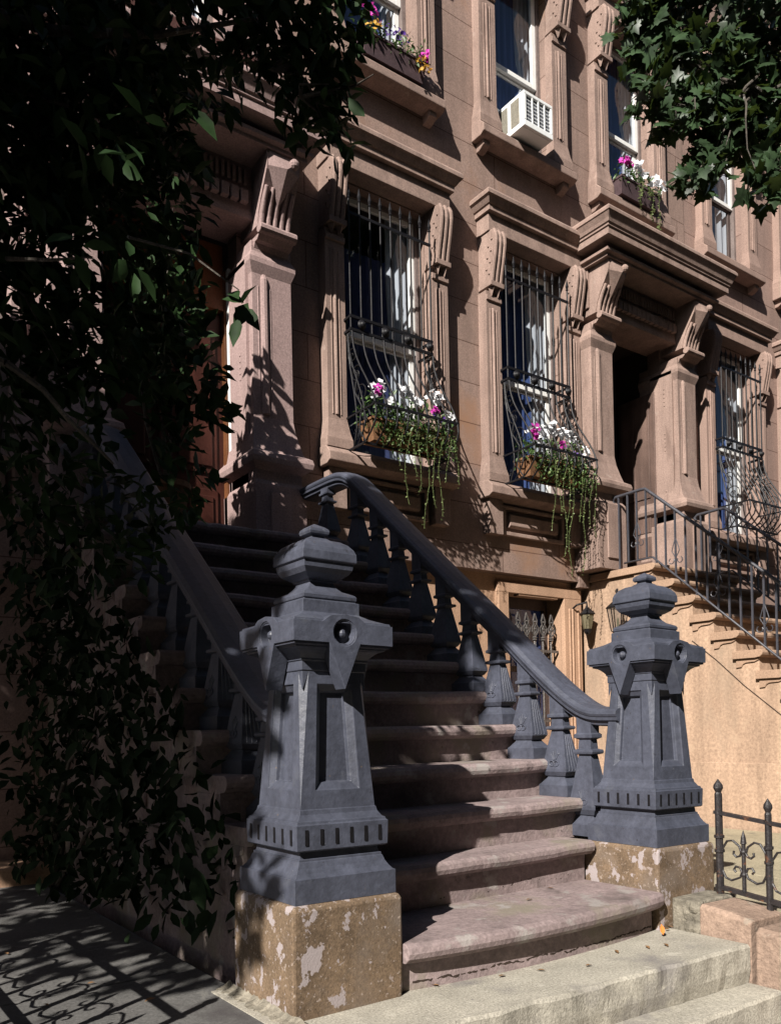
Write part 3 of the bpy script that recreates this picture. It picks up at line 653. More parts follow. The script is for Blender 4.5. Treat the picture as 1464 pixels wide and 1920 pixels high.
# ------------------------------------------------------------------ cast-iron newels
def newel(label, cx, cy, tilt):
    t = thing('newel_post', label, 'newel post', (cx, cy, 0), 'cast iron newel posts on stone plinths')
    n = MB().sqloft(cx, cy, [(.228, -.02), (.23, .05), (.231, .2), (.23, .365), (.222, .385)]); n.build('plinth', M['plinth'], t, bevel=.01)
    b = MB()
    b.sqloft(cx, cy, [(.213, .386), (.213, .472), (.205, .476), (.195, .488), (.185, .505), (.178, .525), (.175, .527), (.175, .535), (.168, .537), (.165, .56), (.186, .563), (.192, .568), (.194, .655), (.188, .659), (.186, .667), (.178, .67), (.165, .69), (.162, .705), (.158, .708)])
    b.second(M['black']); gr = b
    for k in range(6):                                   # slots of the band: black strips painting their recess shade
        u = -.155 + .062 * k
        for f in range(4):
            c, s_ = (math.cos(f * math.pi / 2), math.sin(f * math.pi / 2))
            P = lambda a, d: (cx + a * c + d * s_, cy + a * s_ - d * c)
            q = [P(u - .007, .1945), P(u + .007, .1945), P(u + .007, .196), P(u - .007, .196)]
            gr.rings([[(x, y, z) for x, y in q] for z in (.585, .64)])
    b.build('base', M['iron'], t, bevel=.0025)
    # tapered shaft with sunk panels: each face is a frame round a recess
    s = MB(); zb, zt, hb, ht = .708, 1.20, .158, .134
    def H(z): return hb + (ht - hb) * (z - zb) / (zt - zb)
    for f in range(4):
        c, s_ = (math.cos(f * math.pi / 2), math.sin(f * math.pi / 2))
        def P(u, d, z): return (cx + u * c + d * s_, cy + u * s_ - d * c, z)
        def F(u, z, dep=0): return P(u * H(z), H(z) - dep, z)
        ul, uh, za, zc = .60, .56, .775, 1.155
        # corner chamfer grows towards the top
        e0, e1 = 1.0, .80
        o4 = [F(-e0, zb), F(e0, zb), F(e1, zt), F(-e1, zt)]
        i4 = [F(-ul, za), F(ul, za), F(uh * .95, zc), F(-uh * .95, zc)]
        r4 = [F(-ul, za, .005), F(ul, za, .005), F(uh * .95, zc, .005), F(-uh * .95, zc, .005)]
        j4 = [F(-ul + .16, za + .026, .020), F(ul - .16, za + .026, .020), F(uh * .95 - .16, zc - .026, .020), F(-uh * .95 + .16, zc - .026, .020)]
        k4 = [(p[0] - 0, p[1], p[2]) for p in [F(-ul + .17, za + .028, .036), F(ul - .17, za + .028, .036), F(uh * .95 - .17, zc - .028, .036), F(-uh * .95 + .17, zc - .028, .036)]]
        v = o4 + i4 + r4 + j4 + k4
        fs = [(a + i, a + (i + 1) % 4, a + 4 + (i + 1) % 4, a + 4 + i) for a in (0, 4, 8, 12) for i in range(4)] + [(16, 17, 18, 19)]
        s.add(v, fs)
        # chamfer facet to the next face
        s.quad(P(H(zb), H(zb), zb), P(e1 * H(zt), H(zt), zt), P(H(zt), e1 * H(zt), zt))
        q = H(zt); s.add([P(q * e1 * .96, q, zt), P(q, q * e1 * .96, zt), P(q * 1.0, q * 1.0, zt), P(q * .995, q * .995, zt - .075)], [(0, 1, 2), (0, 2, 3), (1, 3, 2), (0, 3, 1)])
    s.build('shaft', M['iron'], t, bevel=.0025)
    h_ = MB()
    h_.sqloft(cx, cy, [(.134, 1.201), (.137, 1.205), (.137, 1.237), (.142, 1.24), (.142, 1.247), (.146, 1.252), (.158, 1.266), (.172, 1.276), (.19, 1.281), (.19, 1.288), (.203, 1.290), (.203, 1.2985), (.17, 1.2992), (.17, 1.3712), (.205, 1.3722), (.203, 1.378), (.203, 1.381), (.19, 1.384), (.15, 1.40), (.125, 1.415), (.121, 1.418), (.121, 1.462), (.113, 1.464), (.109, 1.468), (.114, 1.472), (.115, 1.484), (.110, 1.492), (.094, 1.500), (.076, 1.508), (.062, 1.522), (.054, 1.534), (.052, 1.542), (.06, 1.545), (.06, 1.551), (.070, 1.555), (.092, 1.570), (.104, 1.588), (.107, 1.607), (.107, 1.611), (.115, 1.614), (.116, 1.618), (.115, 1.646), (.108, 1.664), (.092, 1.684), (.07, 1.698), (.045, 1.705), (.038, 1.711), (.028, 1.716), (.026, 1.724), (.040, 1.728), (.043, 1.738), (.041, 1.747), (.03, 1.757), (.002, 1.772)])
    h_.build('head', M['iron'], t, bevel=.0025)
    for f in range(4):
        c, s_ = (math.cos(f * math.pi / 2), math.sin(f * math.pi / 2))
        def P(u, d, z): return (cx + u * c + d * s_, cy + u * s_ - d * c, z)
        g_ = MB(); D = .2105; zc = 1.337; rr = .044
        out = [(-.2105, 1.372), (-.095, 1.372), (-.06, 1.396), (0, 1.404), (.06, 1.396), (.095, 1.372), (.2105, 1.372), (.2105, 1.2988), (.066, 1.2988), (.033, 1.217), (0, 1.135), (-.033, 1.217), (-.066, 1.2988), (-.2105, 1.2988)]
        angs = sorted(set([round(math.atan2(x, z - zc) % 6.28318, 5) for x, z in out] + [round(2 * math.pi * i / 22 + .01, 5) for i in range(22)]))
        hole = [(rr * math.sin(a), zc + rr * math.cos(a)) for a in angs]
        outr = []
        for a in angs:
            dx_, dz_ = math.sin(a), math.cos(a); best = 9
            for q in range(len(out)):
                (x1, w1), (x2, w2) = out[q], out[(q + 1) % len(out)]
                den = dx_ * (w2 - w1) - dz_ * (x2 - x1)
                if abs(den) < 1e-9: continue
                tt = (x1 * (w2 - w1) - (w1 - zc) * (x2 - x1)) / den; uu = (x1 * dz_ - (w1 - zc) * dx_) / den
                if tt > 0 and -1e-4 <= uu <= 1 + 1e-4: best = min(best, tt)
            outr.append((dx_ * best, zc + dz_ * best))
        lip = [(1.12 * x, zc + 1.12 * (z - zc)) for x, z in hole]
        bk = [((math.copysign(.172, x) if abs(x) > .205 else x), z) for x, z in outr]
        g_.rings([[P(x, .172 - .03 * (z < 1.29), z) for x, z in bk], [P(x, D, z) for x, z in outr], [P(x, D, z) for x, z in lip], [P(x, D - .004, z) for x, z in lip], [P(x, D - .004, z) for x, z in hole], [P(x * .9, D - .036, zc + .9 * (z - zc)) for x, z in hole]])
        g_.ball(P(0, D - .028, zc), .018, 10)
        g_.build('medallion', M['iron'], t, bevel=.0015)
    t.rotation_euler = (0, R(tilt), 0)
    return t
newel('near slate blue newel post, half dappled, on the shaded side of the stairs', 1.602, 2.716, .9)
newel('far slate blue newel post joined by the sweeping handrail, in full sun', 3.585, 2.716, .9)

# ------------------------------------------------------------------ stair balustrades
RAIL = [(2.78, 1.03), (2.93, 1.033), (3.0, 1.045), (3.08, 1.08), (3.21, 1.165), (3.42, 1.335), (3.625, 1.517), (4.105, 1.914), (4.668, 2.38), (5.20, 2.835), (5.30, 2.905), (5.40, 2.94), (5.53, 2.95), (5.96, 2.95)]
def smooth_path(p, n=3):
    for _ in range(n):
        q = [p[0]]
        for a, b in zip(p, p[1:]): q += [(a[0] * .75 + b[0] * .25, a[1] * .75 + b[1] * .25), (a[0] * .25 + b[0] * .75, a[1] * .25 + b[1] * .75)]
        p = q + [p[-1]]
    return p
PATH = smooth_path(RAIL, 2)
def railz(y):
    for a, b in zip(RAIL, RAIL[1:]):
        if a[0] <= y <= b[0]: return a[1] + (b[1] - a[1]) * (y - a[0]) / (b[0] - a[0])
    return RAIL[0][1]
def balustrade(label, x, mirror):
    t = thing('balustrade', label, 'balustrade', (x, 3.0, 0), 'balustrades of the near stoop')
    sec = [(-.10, .0), (-.106, .012), (-.104, .026), (-.085, .040), (-.03, .050), (.03, .050), (.085, .040), (.104, .026), (.106, .012), (.10, .0), (.095, -.004), (.092, -.02), (.075, -.026), (.07, -.045), (.05, -.052), (-.05, -.052), (-.07, -.045), (-.075, -.026), (-.092, -.02), (-.095, -.004)]
    MB().sweep(PATH, [(x + .04 * mirror + a, n) for a, n in sec]).build('handrail', M['iron'], t, smooth=False, bevel=0)
    for k in range(2, 13):
        y = YN(k) + .155; z = ZT(k)
        if k == 2: y = 3.02
        if k == 12: y = 5.62
        top = railz(y) - .045; b = MB(); hh = top - z; ex = 1.45 if k > 1 else 1
        P = [(.072, .0), (.072, .062), (.066, .068), (.045, .10), (.042, .108), (.05, .112), (.062, .135), (.062, .15), (.03, .355), (.028, .365), (.045, .37), (.047, .378), (.045, .386), (.03, .39), (.027, .43), (.042, .438), (.042, .452), (.034, .458), (.034, hh + .06)]
        if hh > .6: P = [(h, q if q < .11 else .11 + (q - .11) * (hh - .17) / .35 if q < .46 else q) for h, q in P[:-1]] + [P[-1]]
        b.sqloft(x, y, [(h, z + q) for h, q in P], ex)
        if k < 6:                                         # palmette on the broad face and reeds on the narrow one
            for sx in (-1, 1):
                for yy in (-1, 1):
                    b.tube([(x + sx * (.0605 - .00015 * i), y + yy * (.012 + .026 * math.sin(i * .62) * (1 - i / 16)), z + .165 + .022 * (1 - math.cos(i * .62)) * (1 - i / 16)) for i in range(13)], .004, 5)
                for q in (-2, -1, 0, 1, 2):
                    b.tube([(x + sx * .056, y + q * .004, z + .20), (x + sx * .050, y + q * .013, z + .235), (x + sx * .0465, y + q * .017, z + .262 - abs(q) * .012)], [.003, .005, .002], 5)
            for q in (-.6, -.2, .2, .6):
                b.tube([(x + q * .058, y - .0885, z + .14), (x + q * .03, y - .048, z + .34)], .005, 5)
        b.build('baluster', M['iron'], t, bevel=.002)
    return t
balustrade('far iron balustrade with a broad sweeping handrail beside the barred windows', 3.50, 1)
balustrade('near iron balustrade lost in the tree shade behind the near post', 1.69, -1)

# ------------------------------------------------------------------ window grilles (pot-bellied)
def grille():
    cx = 4.54; t = thing('window_grille', '', 'window grille', (4.54, 6.08, 3.45), 'pot bellied iron window grilles')
    x0, x1 = cx - .475, cx + .435; yf = 6.08
    def belly(s):                                       # s 0 at the rail .. 1 at the foot -> (dy, z)
        z = 4.50 - 1.03 * s
        d = .02 + .34 * (math.sin(min(1, s / .82) * math.pi / 2) ** 2.2) if s < .82 else .36 - .18 * ((s - .82) / .18) ** 1.6
        return d, z
    b = MB()
    for z in (5.56,): b.box(x0 - .01, x1 + .01, yf - .008, yf + .008, z - .012, z + .012)
    for z in (4.64, 4.525):
        b.box(x0 - .012, x1 + .012, yf - .01, yf + .01, z - .012, z + .012)
        for x in (x0, x1): b.box(x - .01, x + .01, yf + .01, W - .02, z - .01, z + .01)
    n = 9
    for i in range(n):
        x = x0 + (x1 - x0) * i / (n - 1)
        b.tube([(x, yf, 4.5), (x, yf, 5.70)], .0085, 6)
        b.lathe((x, yf, 5.68), [(.008, 0), (.016, .012), (.010, .025), (.018, .05), (.013, .075), (.001, .13)], 8)
        pts = [(x, yf - belly(s)[0], belly(s)[1]) for s in np.linspace(0, 1, 16)]
        b.tube(pts, .0085, 6)
    b.build('bars', M['black'], t)
    c = MB()
    for s in (.72, 1.0):
        d, z = belly(s); yy = yf - d
        c.box(x0 - .02, x1 + .02, yy - .008, yy + .008, z - .01, z + .01)
        for x in (x0, x1): c.box(x - .008, x + .008, yy + .008, W - .13, z - .008, z + .008)
    for x in (x0, x1):                                  # side panels: two curved bars and scrolls
        for f in (.35, .7):
            c.tube([(x, yf + .06 - f * (belly(s)[0]), belly(s)[1]) for s in np.linspace(0, 1, 14)], .008, 6)
        for zc, r_, sg in ((4.28, .075, 1), (4.10, .085, -1), (3.90, .10, 1), (3.68, .09, -1)):
            d = belly((4.5 - zc) / 1.03)[0]; yc = yf + .02 - d * .55
            c.tube([(x, yc + sg * r_ * (1 - i / 22) * math.cos(i * .5), zc + r_ * (1 - i / 22) * math.sin(i * .5)) for i in range(20)], .006, 5)
        c.tube([(x, yf - .02, 4.46), (x, yf + .05, 4.35), (x, yf + .02, 4.22), (x, yf - .08, 4.10), (x, yf - .04, 3.95), (x, yf - .14, 3.8), (x, yf - .1, 3.6), (x, yf - .2, 3.47)], .007, 5)
    for i in range(0, n - 1, 2):                        # small scrolls between the bars near the foot
        xm = x0 + (x1 - x0) * (i + .5) / (n - 1) + .05
        d = belly(.80)[0]
        c.tube([(xm + .045 * (1 - q / 18) * math.cos(q * .55), yf - d + .004, 3.70 + .055 * (1 - q / 18) * math.sin(q * .55)) for q in range(16)], .005, 5)
    c.build('scrollwork', M['black'], t)
    for k in range(4):
        x = x0 + .11 + (x1 - x0 - .14) * k / 3
        MB().lathe((x, yf - .008, 4.582), [(.044, 0), (.046, .008), (.030, .014), (.030, .02), (.022, .034), (.001, .044)], 14, 'Y').build('rosette', M['black'], t, smooth=True)
    return t
g1 = grille(); g1['label'] = 'pot bellied iron grille on the lower window nearest the near balustrade'
for dx, lab in ((1.90, 'pot bellied iron grille on the lower window beside the open doorway'), (5.68, 'pot bellied iron grille on the greyer house at the right edge')):
    c = copy_tree(g1); c.location.x += dx; c['label'] = lab

# basement grille with cast spear heads
t = thing('basement_grille', 'iron bars with ornate spear heads on the low basement window', 'window grille', (6.6, 6.46, 1.0))
m = MB()
for k in range(6):
    x = 6.27 + .128 * k; m.tube([(x, 6.46, .98), (x, 6.46, 2.06)], .011, 6)
for z in (1.05, 1.82): m.box(6.19, 7.02, 6.452, 6.468, z - .014, z + .014)
m.build('bars', M['silver'], t)
for k in range(6):
    x = 6.27 + .128 * k; m = MB(); z = 1.93
    m.lathe((x, 6.46, z), [(.012, 0), (.03, .01), (.018, .022), (.03, .035), (.015, .05)], 8)
    for sx in (-1, 1):
        m.tube([(x + sx * .005, 6.455, z + .05), (x + sx * .045, 6.45, z + .10), (x + sx * .05, 6.45, z + .14), (x + sx * .02, 6.45, z + .18), (x + sx * .03, 6.45, z + .22), (x, 6.455, z + .30)], .009, 5)
        m.tube([(x, 6.455, z + .07), (x + sx * .02, 6.45, z + .13), (x, 6.45, z + .17)], .007, 5)
    m.ball((x, 6.452, z + .13), .014, 8); m.ball((x, 6.452, z + .21), .012, 8)
    m.build('spear_head', M['silver'], t)

# ------------------------------------------------------------------ window boxes
def strands(n, x0, x1, y, z, lens, mat, parent, name, step=.032, size=.0175):
    for i in range(n):
        xs_ = x0 + (x1 - x0) * (i + rng.random() * .8) / n; ln = lens[i % len(lens)] * (.85 + .3 * rng.random())
        m_ = int(ln / step); tt = np.arange(m_) * step
        ph = rng.random() * 6
        px = xs_ + .02 * np.sin(tt * 9 + ph) + rng.normal(0, .004, m_) + tt * rng.normal(0, .05); py = y - .03 + .012 * np.sin(tt * 7 + ph * 2) + .03 * np.minimum(1, tt * 3); pz = z - tt
        pos = np.stack([px, py, pz], 1); pos = np.repeat(pos, 2, 0); k = len(pos)
        d = rng.normal(0, 1, (k, 3)); d[:, 2] = d[:, 2] * .3 - .25; d[::2, 0] = np.abs(d[::2, 0]) + .3; d[1::2, 0] = -np.abs(d[1::2, 0]) - .3
        nr = rng.normal(0, .6, (k, 3)) + np.array([0, -.4, 1])
        o = leaf_mesh(name, mat, ROUND, pos, d, nr, size * (.55 + .7 * rng.random(k)), parent)
        st_ = MB().tube([tuple(p) for p in pos[::2][::2]] if m_ > 3 else [tuple(pos[0]), tuple(pos[-1])], .0022, 4).build('stem', mat, o)
def flowers(c, r, n, size, mat, parent, name='flower'):
    pos = np.array(c) + in_ball(n) * np.array(r); d = rdir(n); nr = rng.normal(0, .45, (n, 3)) + np.array([-.5, -1, .55])
    return leaf_mesh(name, mat, PETAL, pos, d, nr, size * (.75 + .5 * rng.random(n)), parent)
def foliage(x0, x1, y0, y1, z0, z1, n, size, mat, parent, name='foliage', tmpl=OVATE):
    pos = np.stack([rng.uniform(x0, x1, n), rng.uniform(y0, y1, n), z0 + (z1 - z0) * rng.beta(1.6, 1.6, n)], 1)
    d = rdir(n); nr = rng.normal(0, .6, (n, 3)) + np.array([-.2, -.5, 1])
    return leaf_mesh(name, mat, tmpl, pos, d, nr, size * (.6 + .7 * rng.random(n)), parent)
def window_box(label, cx, seed):
    t = thing('flower_box', label, 'flower box', (cx, 5.95, 3.5), 'planted boxes on the window sills')
    x0, x1 = cx - .43, cx + .42
    m = MB().rings([[(x0 + o, 5.84 + o, z), (x1 - o, 5.84 + o, z), (x1 - o, 6.06 - o, z), (x0 + o, 6.06 - o, z)] for o, z in ((.03, 3.50), (.0, 3.67), (-.008, 3.67), (-.008, 3.69), (.012, 3.69), (.02, 3.66))])
    m.build('trough', M['boxwood'], t)
    foliage(x0 - .02, x1 + .03, 5.78, 6.08, 3.56, 3.92, 900, .05, M['ivy'], t)
    foliage(x0 + .1, x1 + .03, 5.74, 5.86, 3.46, 3.74, 260, .028, M['vine'], t, tmpl=ROUND)
    foliage(x0 + .05, x1 + .03, 5.73, 5.84, 3.40, 3.74, 420, .036, M['ivy'], t)
    for k in range(8):
        flowers((x0 + .10 + .70 * k / 7, 5.88 + .1 * rng.random(), 3.92 + .14 * rng.random()), (.07, .06, .06), (9 if (k * 7 + seed) % 3 else 4), .07, M['petalw'], t)
    for k in range(3): flowers((x0 + .05 + .36 * k + .1 * rng.random(), 5.79, 3.82 + .06 * rng.random()), (.05, .03, .05), 6, .055, M['petalw'], t)
    flowers((x0 + .03, 5.80, 3.90), (.05, .04, .06), 14, .045, M['petalp'], t)
    flowers((x0 + (.62 if seed == 1 else .40), 5.76, 3.84), (.05, .03, .035), 12, .045, M['petalp'], t)
    flowers((x0 + .7, 5.80, 3.80), (.12, .03, .03), 8, .035, M['petalv'], t)
    if seed == 2: flowers((x0 + .02, 5.79, 3.93), (.05, .04, .07), 16, .045, M['petalp'], t)
    strands(9, x0 + .22, x1 + .02, 5.76, 3.6, [.45, .75, .52, .66, .95, .6, .7, .5] if seed == 1 else [.7, .5, 1.05, .62, 1.1, .5, .98, .66], M['vine'], t, 'trailing_vine')
    return t
window_box('flower box of white and magenta flowers with short trailing vines, by the near balustrade', 4.54, 1)
window_box('flower box of white flowers with the longest trailing vines, beside the open doorway', 6.44, 2)

def upper_box(label, cx, z, y, style):
    t = thing('flower_box', label, 'flower box', (cx, y, z), 'planted boxes on the window sills')
    x0, x1 = cx - .36, cx + .36
    MB().rings([[(x0 + o, y - .1 + o, q), (x1 - o, y - .1 + o, q), (x1 - o, y + .1 - o, q), (x0 + o, y + .1 - o, q)] for o, q in ((.03, z), (.0, z + .17), (-.008, z + .17), (-.008, z + .19), (.02, z + .18))]).build('trough', M['darkbox'], t)
    foliage(x0, x1, y - .13, y + .1, z + .12, z + .36, 420, .05, M['ivy'], t)
    if style == 1:
        flowers((x0 + .1, y - .08, z + .40), (.08, .05, .05), 18, .05, M['petalp'], t); flowers((x1 - .02, y - .1, z + .25), (.06, .05, .06), 14, .05, M['petalp'], t)
        flowers((cx - .02, y - .1, z + .30), (.2, .05, .06), 30, .04, M['petalv'], t); flowers((x0 + .12, y - .12, z + .25), (.1, .04, .08), 18, .04, M['petaly'], t); flowers((x1 - .06, y - .12, z + .12), (.09, .04, .1), 22, .04, M['petaly'], t)
    else:
        flowers((x0 + .1, y - .10, z + .36), (.13, .05, .04), 26, .055, M['petalp'], t)
        for k in range(4): flowers((cx + .02 + .13 * k, y - .05, z + .42 - .03 * k), (.09, .07, .08), 12, .075, M['petalw'], t)
        strands(5, x0 + .16, x1, y - .12, z + .18, [.35, .3, .2, .42, .5], M['vine'], t, 'trailing_vine', size=.03)
    return t
upper_box('flower box of purple, magenta and yellow flowers on the upper sill by the dark foliage', 4.62, 7.10, 6.17, 1)
upper_box('flower box with magenta and white flowers above the doorway hood', 8.17, 7.10, 6.15, 2)

# air conditioner
t = thing('air_conditioner', 'white window air conditioner jutting out over the upper sill', 'air conditioner', (6.36, 6.2, 7.12))
x0, x1, y0, y1, z0, z1 = 6.15, 6.57, 5.95, 6.48, 7.12, 7.48
m = MB().box(x0, x1, y0 + .03, y1, z0, z1)
for p in ((x0, x1, z1 - .035, z1), (x0, x1, z0, z0 + .06), (x0, x0 + .035, z0 + .06, z1 - .035), (x1 - .03, x1, z0 + .06, z1 - .035)): m.box(p[0], p[1], y0, y0 + .029, p[2], p[3])
m.build('casing', M['acwhite'], t, bevel=.006)
m = MB()
for k in range(1, 4): m.box(x0 + .035 + .355 * k / 4 - .007, x0 + .035 + .355 * k / 4 + .007, y0 + .002, y0 + .012, z0 + .06, z1 - .035)
for k in range(1, 7): m.box(x0 + .035, x1 - .03, y0 + .013, y0 + .017, z0 + .06 + .265 * k / 7 - .002, z0 + .06 + .265 * k / 7 + .002)
m.build('guard', M['acwhite'], t)
m = MB().box(x0 + .035, x1 - .03, y0 + .022, y0 + .0295, z0 + .06, z1 - .035); m.build('coil', M['acgrille'], t)
m = MB()
for a, b in ((y0 + .07, y0 + .19), (y0 + .24, y0 + .38)):
    m.box(x0 - .003, x0 - .0005, a, b, z0 + .055, z0 + .32)
m.build('side_vent', M['acvent'], t)

# ------------------------------------------------------------------ iron rails of the right stoop
def stair_rail(label, x, y0):
    t = thing('iron_railing', label, 'railing', (x, 5.0, 2.0), 'thin iron stair railings of the right stoop')
    def top(y): return 3.50 if y > 5.56 else 3.50 - (5.56 - y) * .845
    def low(y): return 2.755 if y > 5.48 else 2.755 - (5.48 - y) * .87
    m = MB(); m.tube([(x, y0 + .02, 3.44), (x, y0 + .045, 3.47), (x, y0, 3.50), (x, 5.62, 3.505), (x, 5.56, 3.50), (x, 5.50, 3.45), (x, 3.2, top(3.2))], .017, 8)
    m.tube([(x, y0 - .1, 2.755), (x, 5.48, 2.755), (x, 3.2, low(3.2))], .011, 6)
    m.build('handrail', M['grey_iron'], t, smooth=True)
    y = y0 - .04; k = 0
    while y > 3.2:
        MB().box(x - .008, x + .008, y - .008, y + .008, low(y) - (.0 if k % 4 else .07), top(y)).build('baluster', M['grey_iron'], t)
        if k % 4 == 2:
            zc = (low(y) * .62 + top(y) * .38); sc = MB()
            for s in (-1, 1):
                sc.tube([(x, y, zc + .14), (x, y + s * .03, zc + .05), (x, y + s * .045, zc), (x, y + s * .01, zc - .06)], .005, 5)
                sc.tube([(x, y, zc - .12)] + [(x, y + s * (.05 + .03 * math.cos(2.6 + q * .6)), zc - .10 + .03 * math.sin(2.6 + q * .6)) for q in range(9)], .005, 5)
            sc.build('scroll_ornament', M['grey_iron'], t)
        y -= .118; k += 1
    return t
stair_rail('thin iron stair railing on the near edge of the right stoop', 7.44, 5.95)
stair_rail('thin iron stair railing on the far edge of the right stoop, in shade', 8.92, 5.92)

# lantern on the wall beside the basement window
t = thing('wall_lantern', 'small black carriage lantern with amber glass beside the basement window', 'wall lantern', (7.14, 6.42, 2.1))
m = MB(); cx, cy = 7.22, 6.2
m.tube([(cx - .05, 6.41, 2.28), (cx - .05, 6.30, 2.34), (cx, 6.2, 2.36), (cx, 6.2, 2.30)], .012, 6); m.lathe((cx - .05, 6.42, 2.28), [(.05, 0), (.04, .015)], 10, 'Y')
m.build('bracket', M['black'], t)
MB().lathe((cx, cy, 2.05), [(.02, -.05), (.035, -.03), (.045, 0), (.05, .01)], 6).lathe((cx, cy, 2.22), [(.085, 0), (.09, .01), (.05, .05), (.02, .08), (.001, .10)], 6).build('lamp_cap', M['black'], t)
MB().lathe((cx, cy, 2.05), [(.045, .012), (.075, .168)], 6).build('lamp_glass', M['amber'], t)
t = thing('entry_lantern', 'dark metal lantern on the stoop wall behind the far newel head', 'lantern', (7.2, 5.9, 2.2))
m = MB(); cx, cy = 7.12, 5.70
m.tube([(7.33, 5.85, 2.38), (7.2, 5.78, 2.42), (cx, cy, 2.42), (cx, cy, 2.34)], .012, 6)
m.lathe((cx, cy, 2.22), [(.12, 0), (.125, .012), (.07, .06), (.03, .09), (.015, .14), (.001, .16)], 6)
for k in range(6):
    a = k * math.pi / 3; m.tube([(cx + .11 * math.cos(a), cy + .11 * math.sin(a), 2.22), (cx + .07 * math.cos(a), cy + .07 * math.sin(a), 1.98)], .006, 4)
m.lathe((cx, cy, 1.93), [(.01, 0), (.05, .03), (.07, .05)], 6)
m.build('frame', M['black'], t)
MB().lathe((cx, cy, 1.98), [(.06, 0), (.10, .235)], 6).build('lamp_glass', M['glass'], t)
MB().lathe((cx, cy, 1.98), [(.012, 0), (.012, .12), (.001, .14)], 8).build('candle', M['amber'], t)

# ------------------------------------------------------------------ low coping wall and front fence
t = thing('coping_wall', 'low cracked pinkish stone curb with white mortar below the iron fence', 'curb wall', (3.6, 1.9, -.2))
m = MB().rings([[(3.45, y, -.5), (3.45 + .0, y, z - .015), (3.47, y, z), (3.73, y, z - .005), (3.75, y, z - .02), (3.75, y, -.5)] for y, z in ((2.33, .138), (2.20, .125), (2.075, .10))])
m.build('curb_stone', M['coping'], t, bevel=.006)
m = MB().rings([[(3.452, y, -.5), (3.452, y, z - .02), (3.48, y, z), (3.73, y, z - .005), (3.75, y, z - .02), (3.75, y, -.5)] for y, z in ((2.055, .075), (1.8, .06), (.8, -.02))])
m.build('curb_stone', M['coping'], t, bevel=.008)
m = MB()
for i in range(9):
    yy = 2.335 + .085 * rng.random(); zz = -.02 + .15 * rng.random(); m.ball((3.462 + .012 * rng.random(), yy, zz), .022 + .02 * rng.random(), 7)
m.box(3.455, 3.75, 2.332, 2.484, -.1, .146)
m.build('mortar_patch', M['mortar'], t, bevel=.012)
def scroll(m, c, r_, a0, turns, sg, x, n=22, th=.0065):
    m.tube([(x, c[0] + sg * r_ * (1 - .72 * i / n) * math.cos(a0 + turns * 6.283 * i / n), c[1] + r_ * (1 - .72 * i / n) * math.sin(a0 + turns * 6.283 * i / n)) for i in range(n + 1)], th, 6)
def fence(label, x, posts, drop, name='iron_fence'):
    t = thing(name, label, 'fence', (x, posts[0], .1), 'low iron front fences')
    zb = lambda y: .18 - (2.40 - y) * drop; zt = lambda y: .545 - (2.40 - y) * drop
    m = MB(); a, b = (posts[0] + .02, posts[-1] - .02) if posts[0] > posts[-1] else (posts[0] - .02, posts[-1] + .02)
    m.rings([[(x - .014, y, zb(y) - .01), (x + .014, y, zb(y) - .01), (x + .014, y, zb(y) + .01), (x - .014, y, zb(y) + .01)] for y in (a, b)])
    m.rings([[(x - .016, y, zt(y) - .008), (x + .016, y, zt(y) - .008), (x + .016, y, zt(y) + .008), (x - .016, y, zt(y) + .008)] for y in (a, b)])
    m.build('rail', M['rusty'], t)
    for i, y in enumerate(posts):
        p = MB(); h = .71 if i == 0 else zt(y) + .115; rr = .0185 if i == 0 else .016
        p.lathe((x, y, 0), [(rr, .08), (rr, zb(y) + .17), (rr * 1.35, zb(y) + .172), (rr * 1.35, zb(y) + .185), (rr, zb(y) + .187), (rr, zb(y) + .24), (rr * 1.35, zb(y) + .242), (rr * 1.35, zb(y) + .255), (rr, zb(y) + .257), (rr, h - .075), (rr * .75, h - .065), (rr * 1.3, h - .045), (rr * 1.2, h - .03), (rr * .5, h - .012), (.001, h)], 10)
        p.build('post', M['rusty'], t, smooth=False)
    for a, b in zip(posts, posts[1:]):
        y = (a + b) / 2; s = MB(); z0 = zb(y)
        s.lathe((x, y, 0), [(.010, z0), (.010, z0 + .235), (.015, z0 + .24), (.011, z0 + .27), (.001, z0 + .305)], 8)
        for z in (.09, .20): s.lathe((x, y, z0 + z), [(.014, -.008), (.016, 0), (.014, .008)], 8)
        hw = abs(a - b) / 2 - .012
        for sg in (-1, 1):
            e = y + sg * hw
            s.tube([(x, e, z0 + .15), (x, e - sg * .004, z0 + .205), (x, e - sg * .03, z0 + .245), (x, e - sg * .06, z0 + .25), (x, y + sg * .022, z0 + .225), (x, y + sg * .012, z0 + .195), (x, y + sg * .02, z0 + .178), (x, y + sg * .038, z0 + .172), (x, y + sg * .053, z0 + .185), (x, y + sg * .05, z0 + .20)], .0058, 6)
            s.tube([(x, e, z0 + .15), (x, e - sg * .002, z0 + .10), (x, e - sg * .02, z0 + .065), (x, e - sg * .05, z0 + .055), (x, y + sg * .02, z0 + .075), (x, y + sg * .011, z0 + .10), (x, y + sg * .02, z0 + .122), (x, y + sg * .042, z0 + .126), (x, y + sg * .052, z0 + .11), (x, y + sg * .042, z0 + .098)], .0058, 6)
        s.build('scroll_panel', M['rusty'], t)
    return t
fence('low rusty black iron fence with scrolls on the curb at the right', 3.71, [2.385, 2.13, 1.875, 1.62, 1.365, 1.11], .12)
f2 = fence('low iron fence at the left edge of the near yard, throwing a scrolled shadow', -.0 + .42, [2.45, 2.75, 3.05, 3.35, 3.65, 3.95], 0)

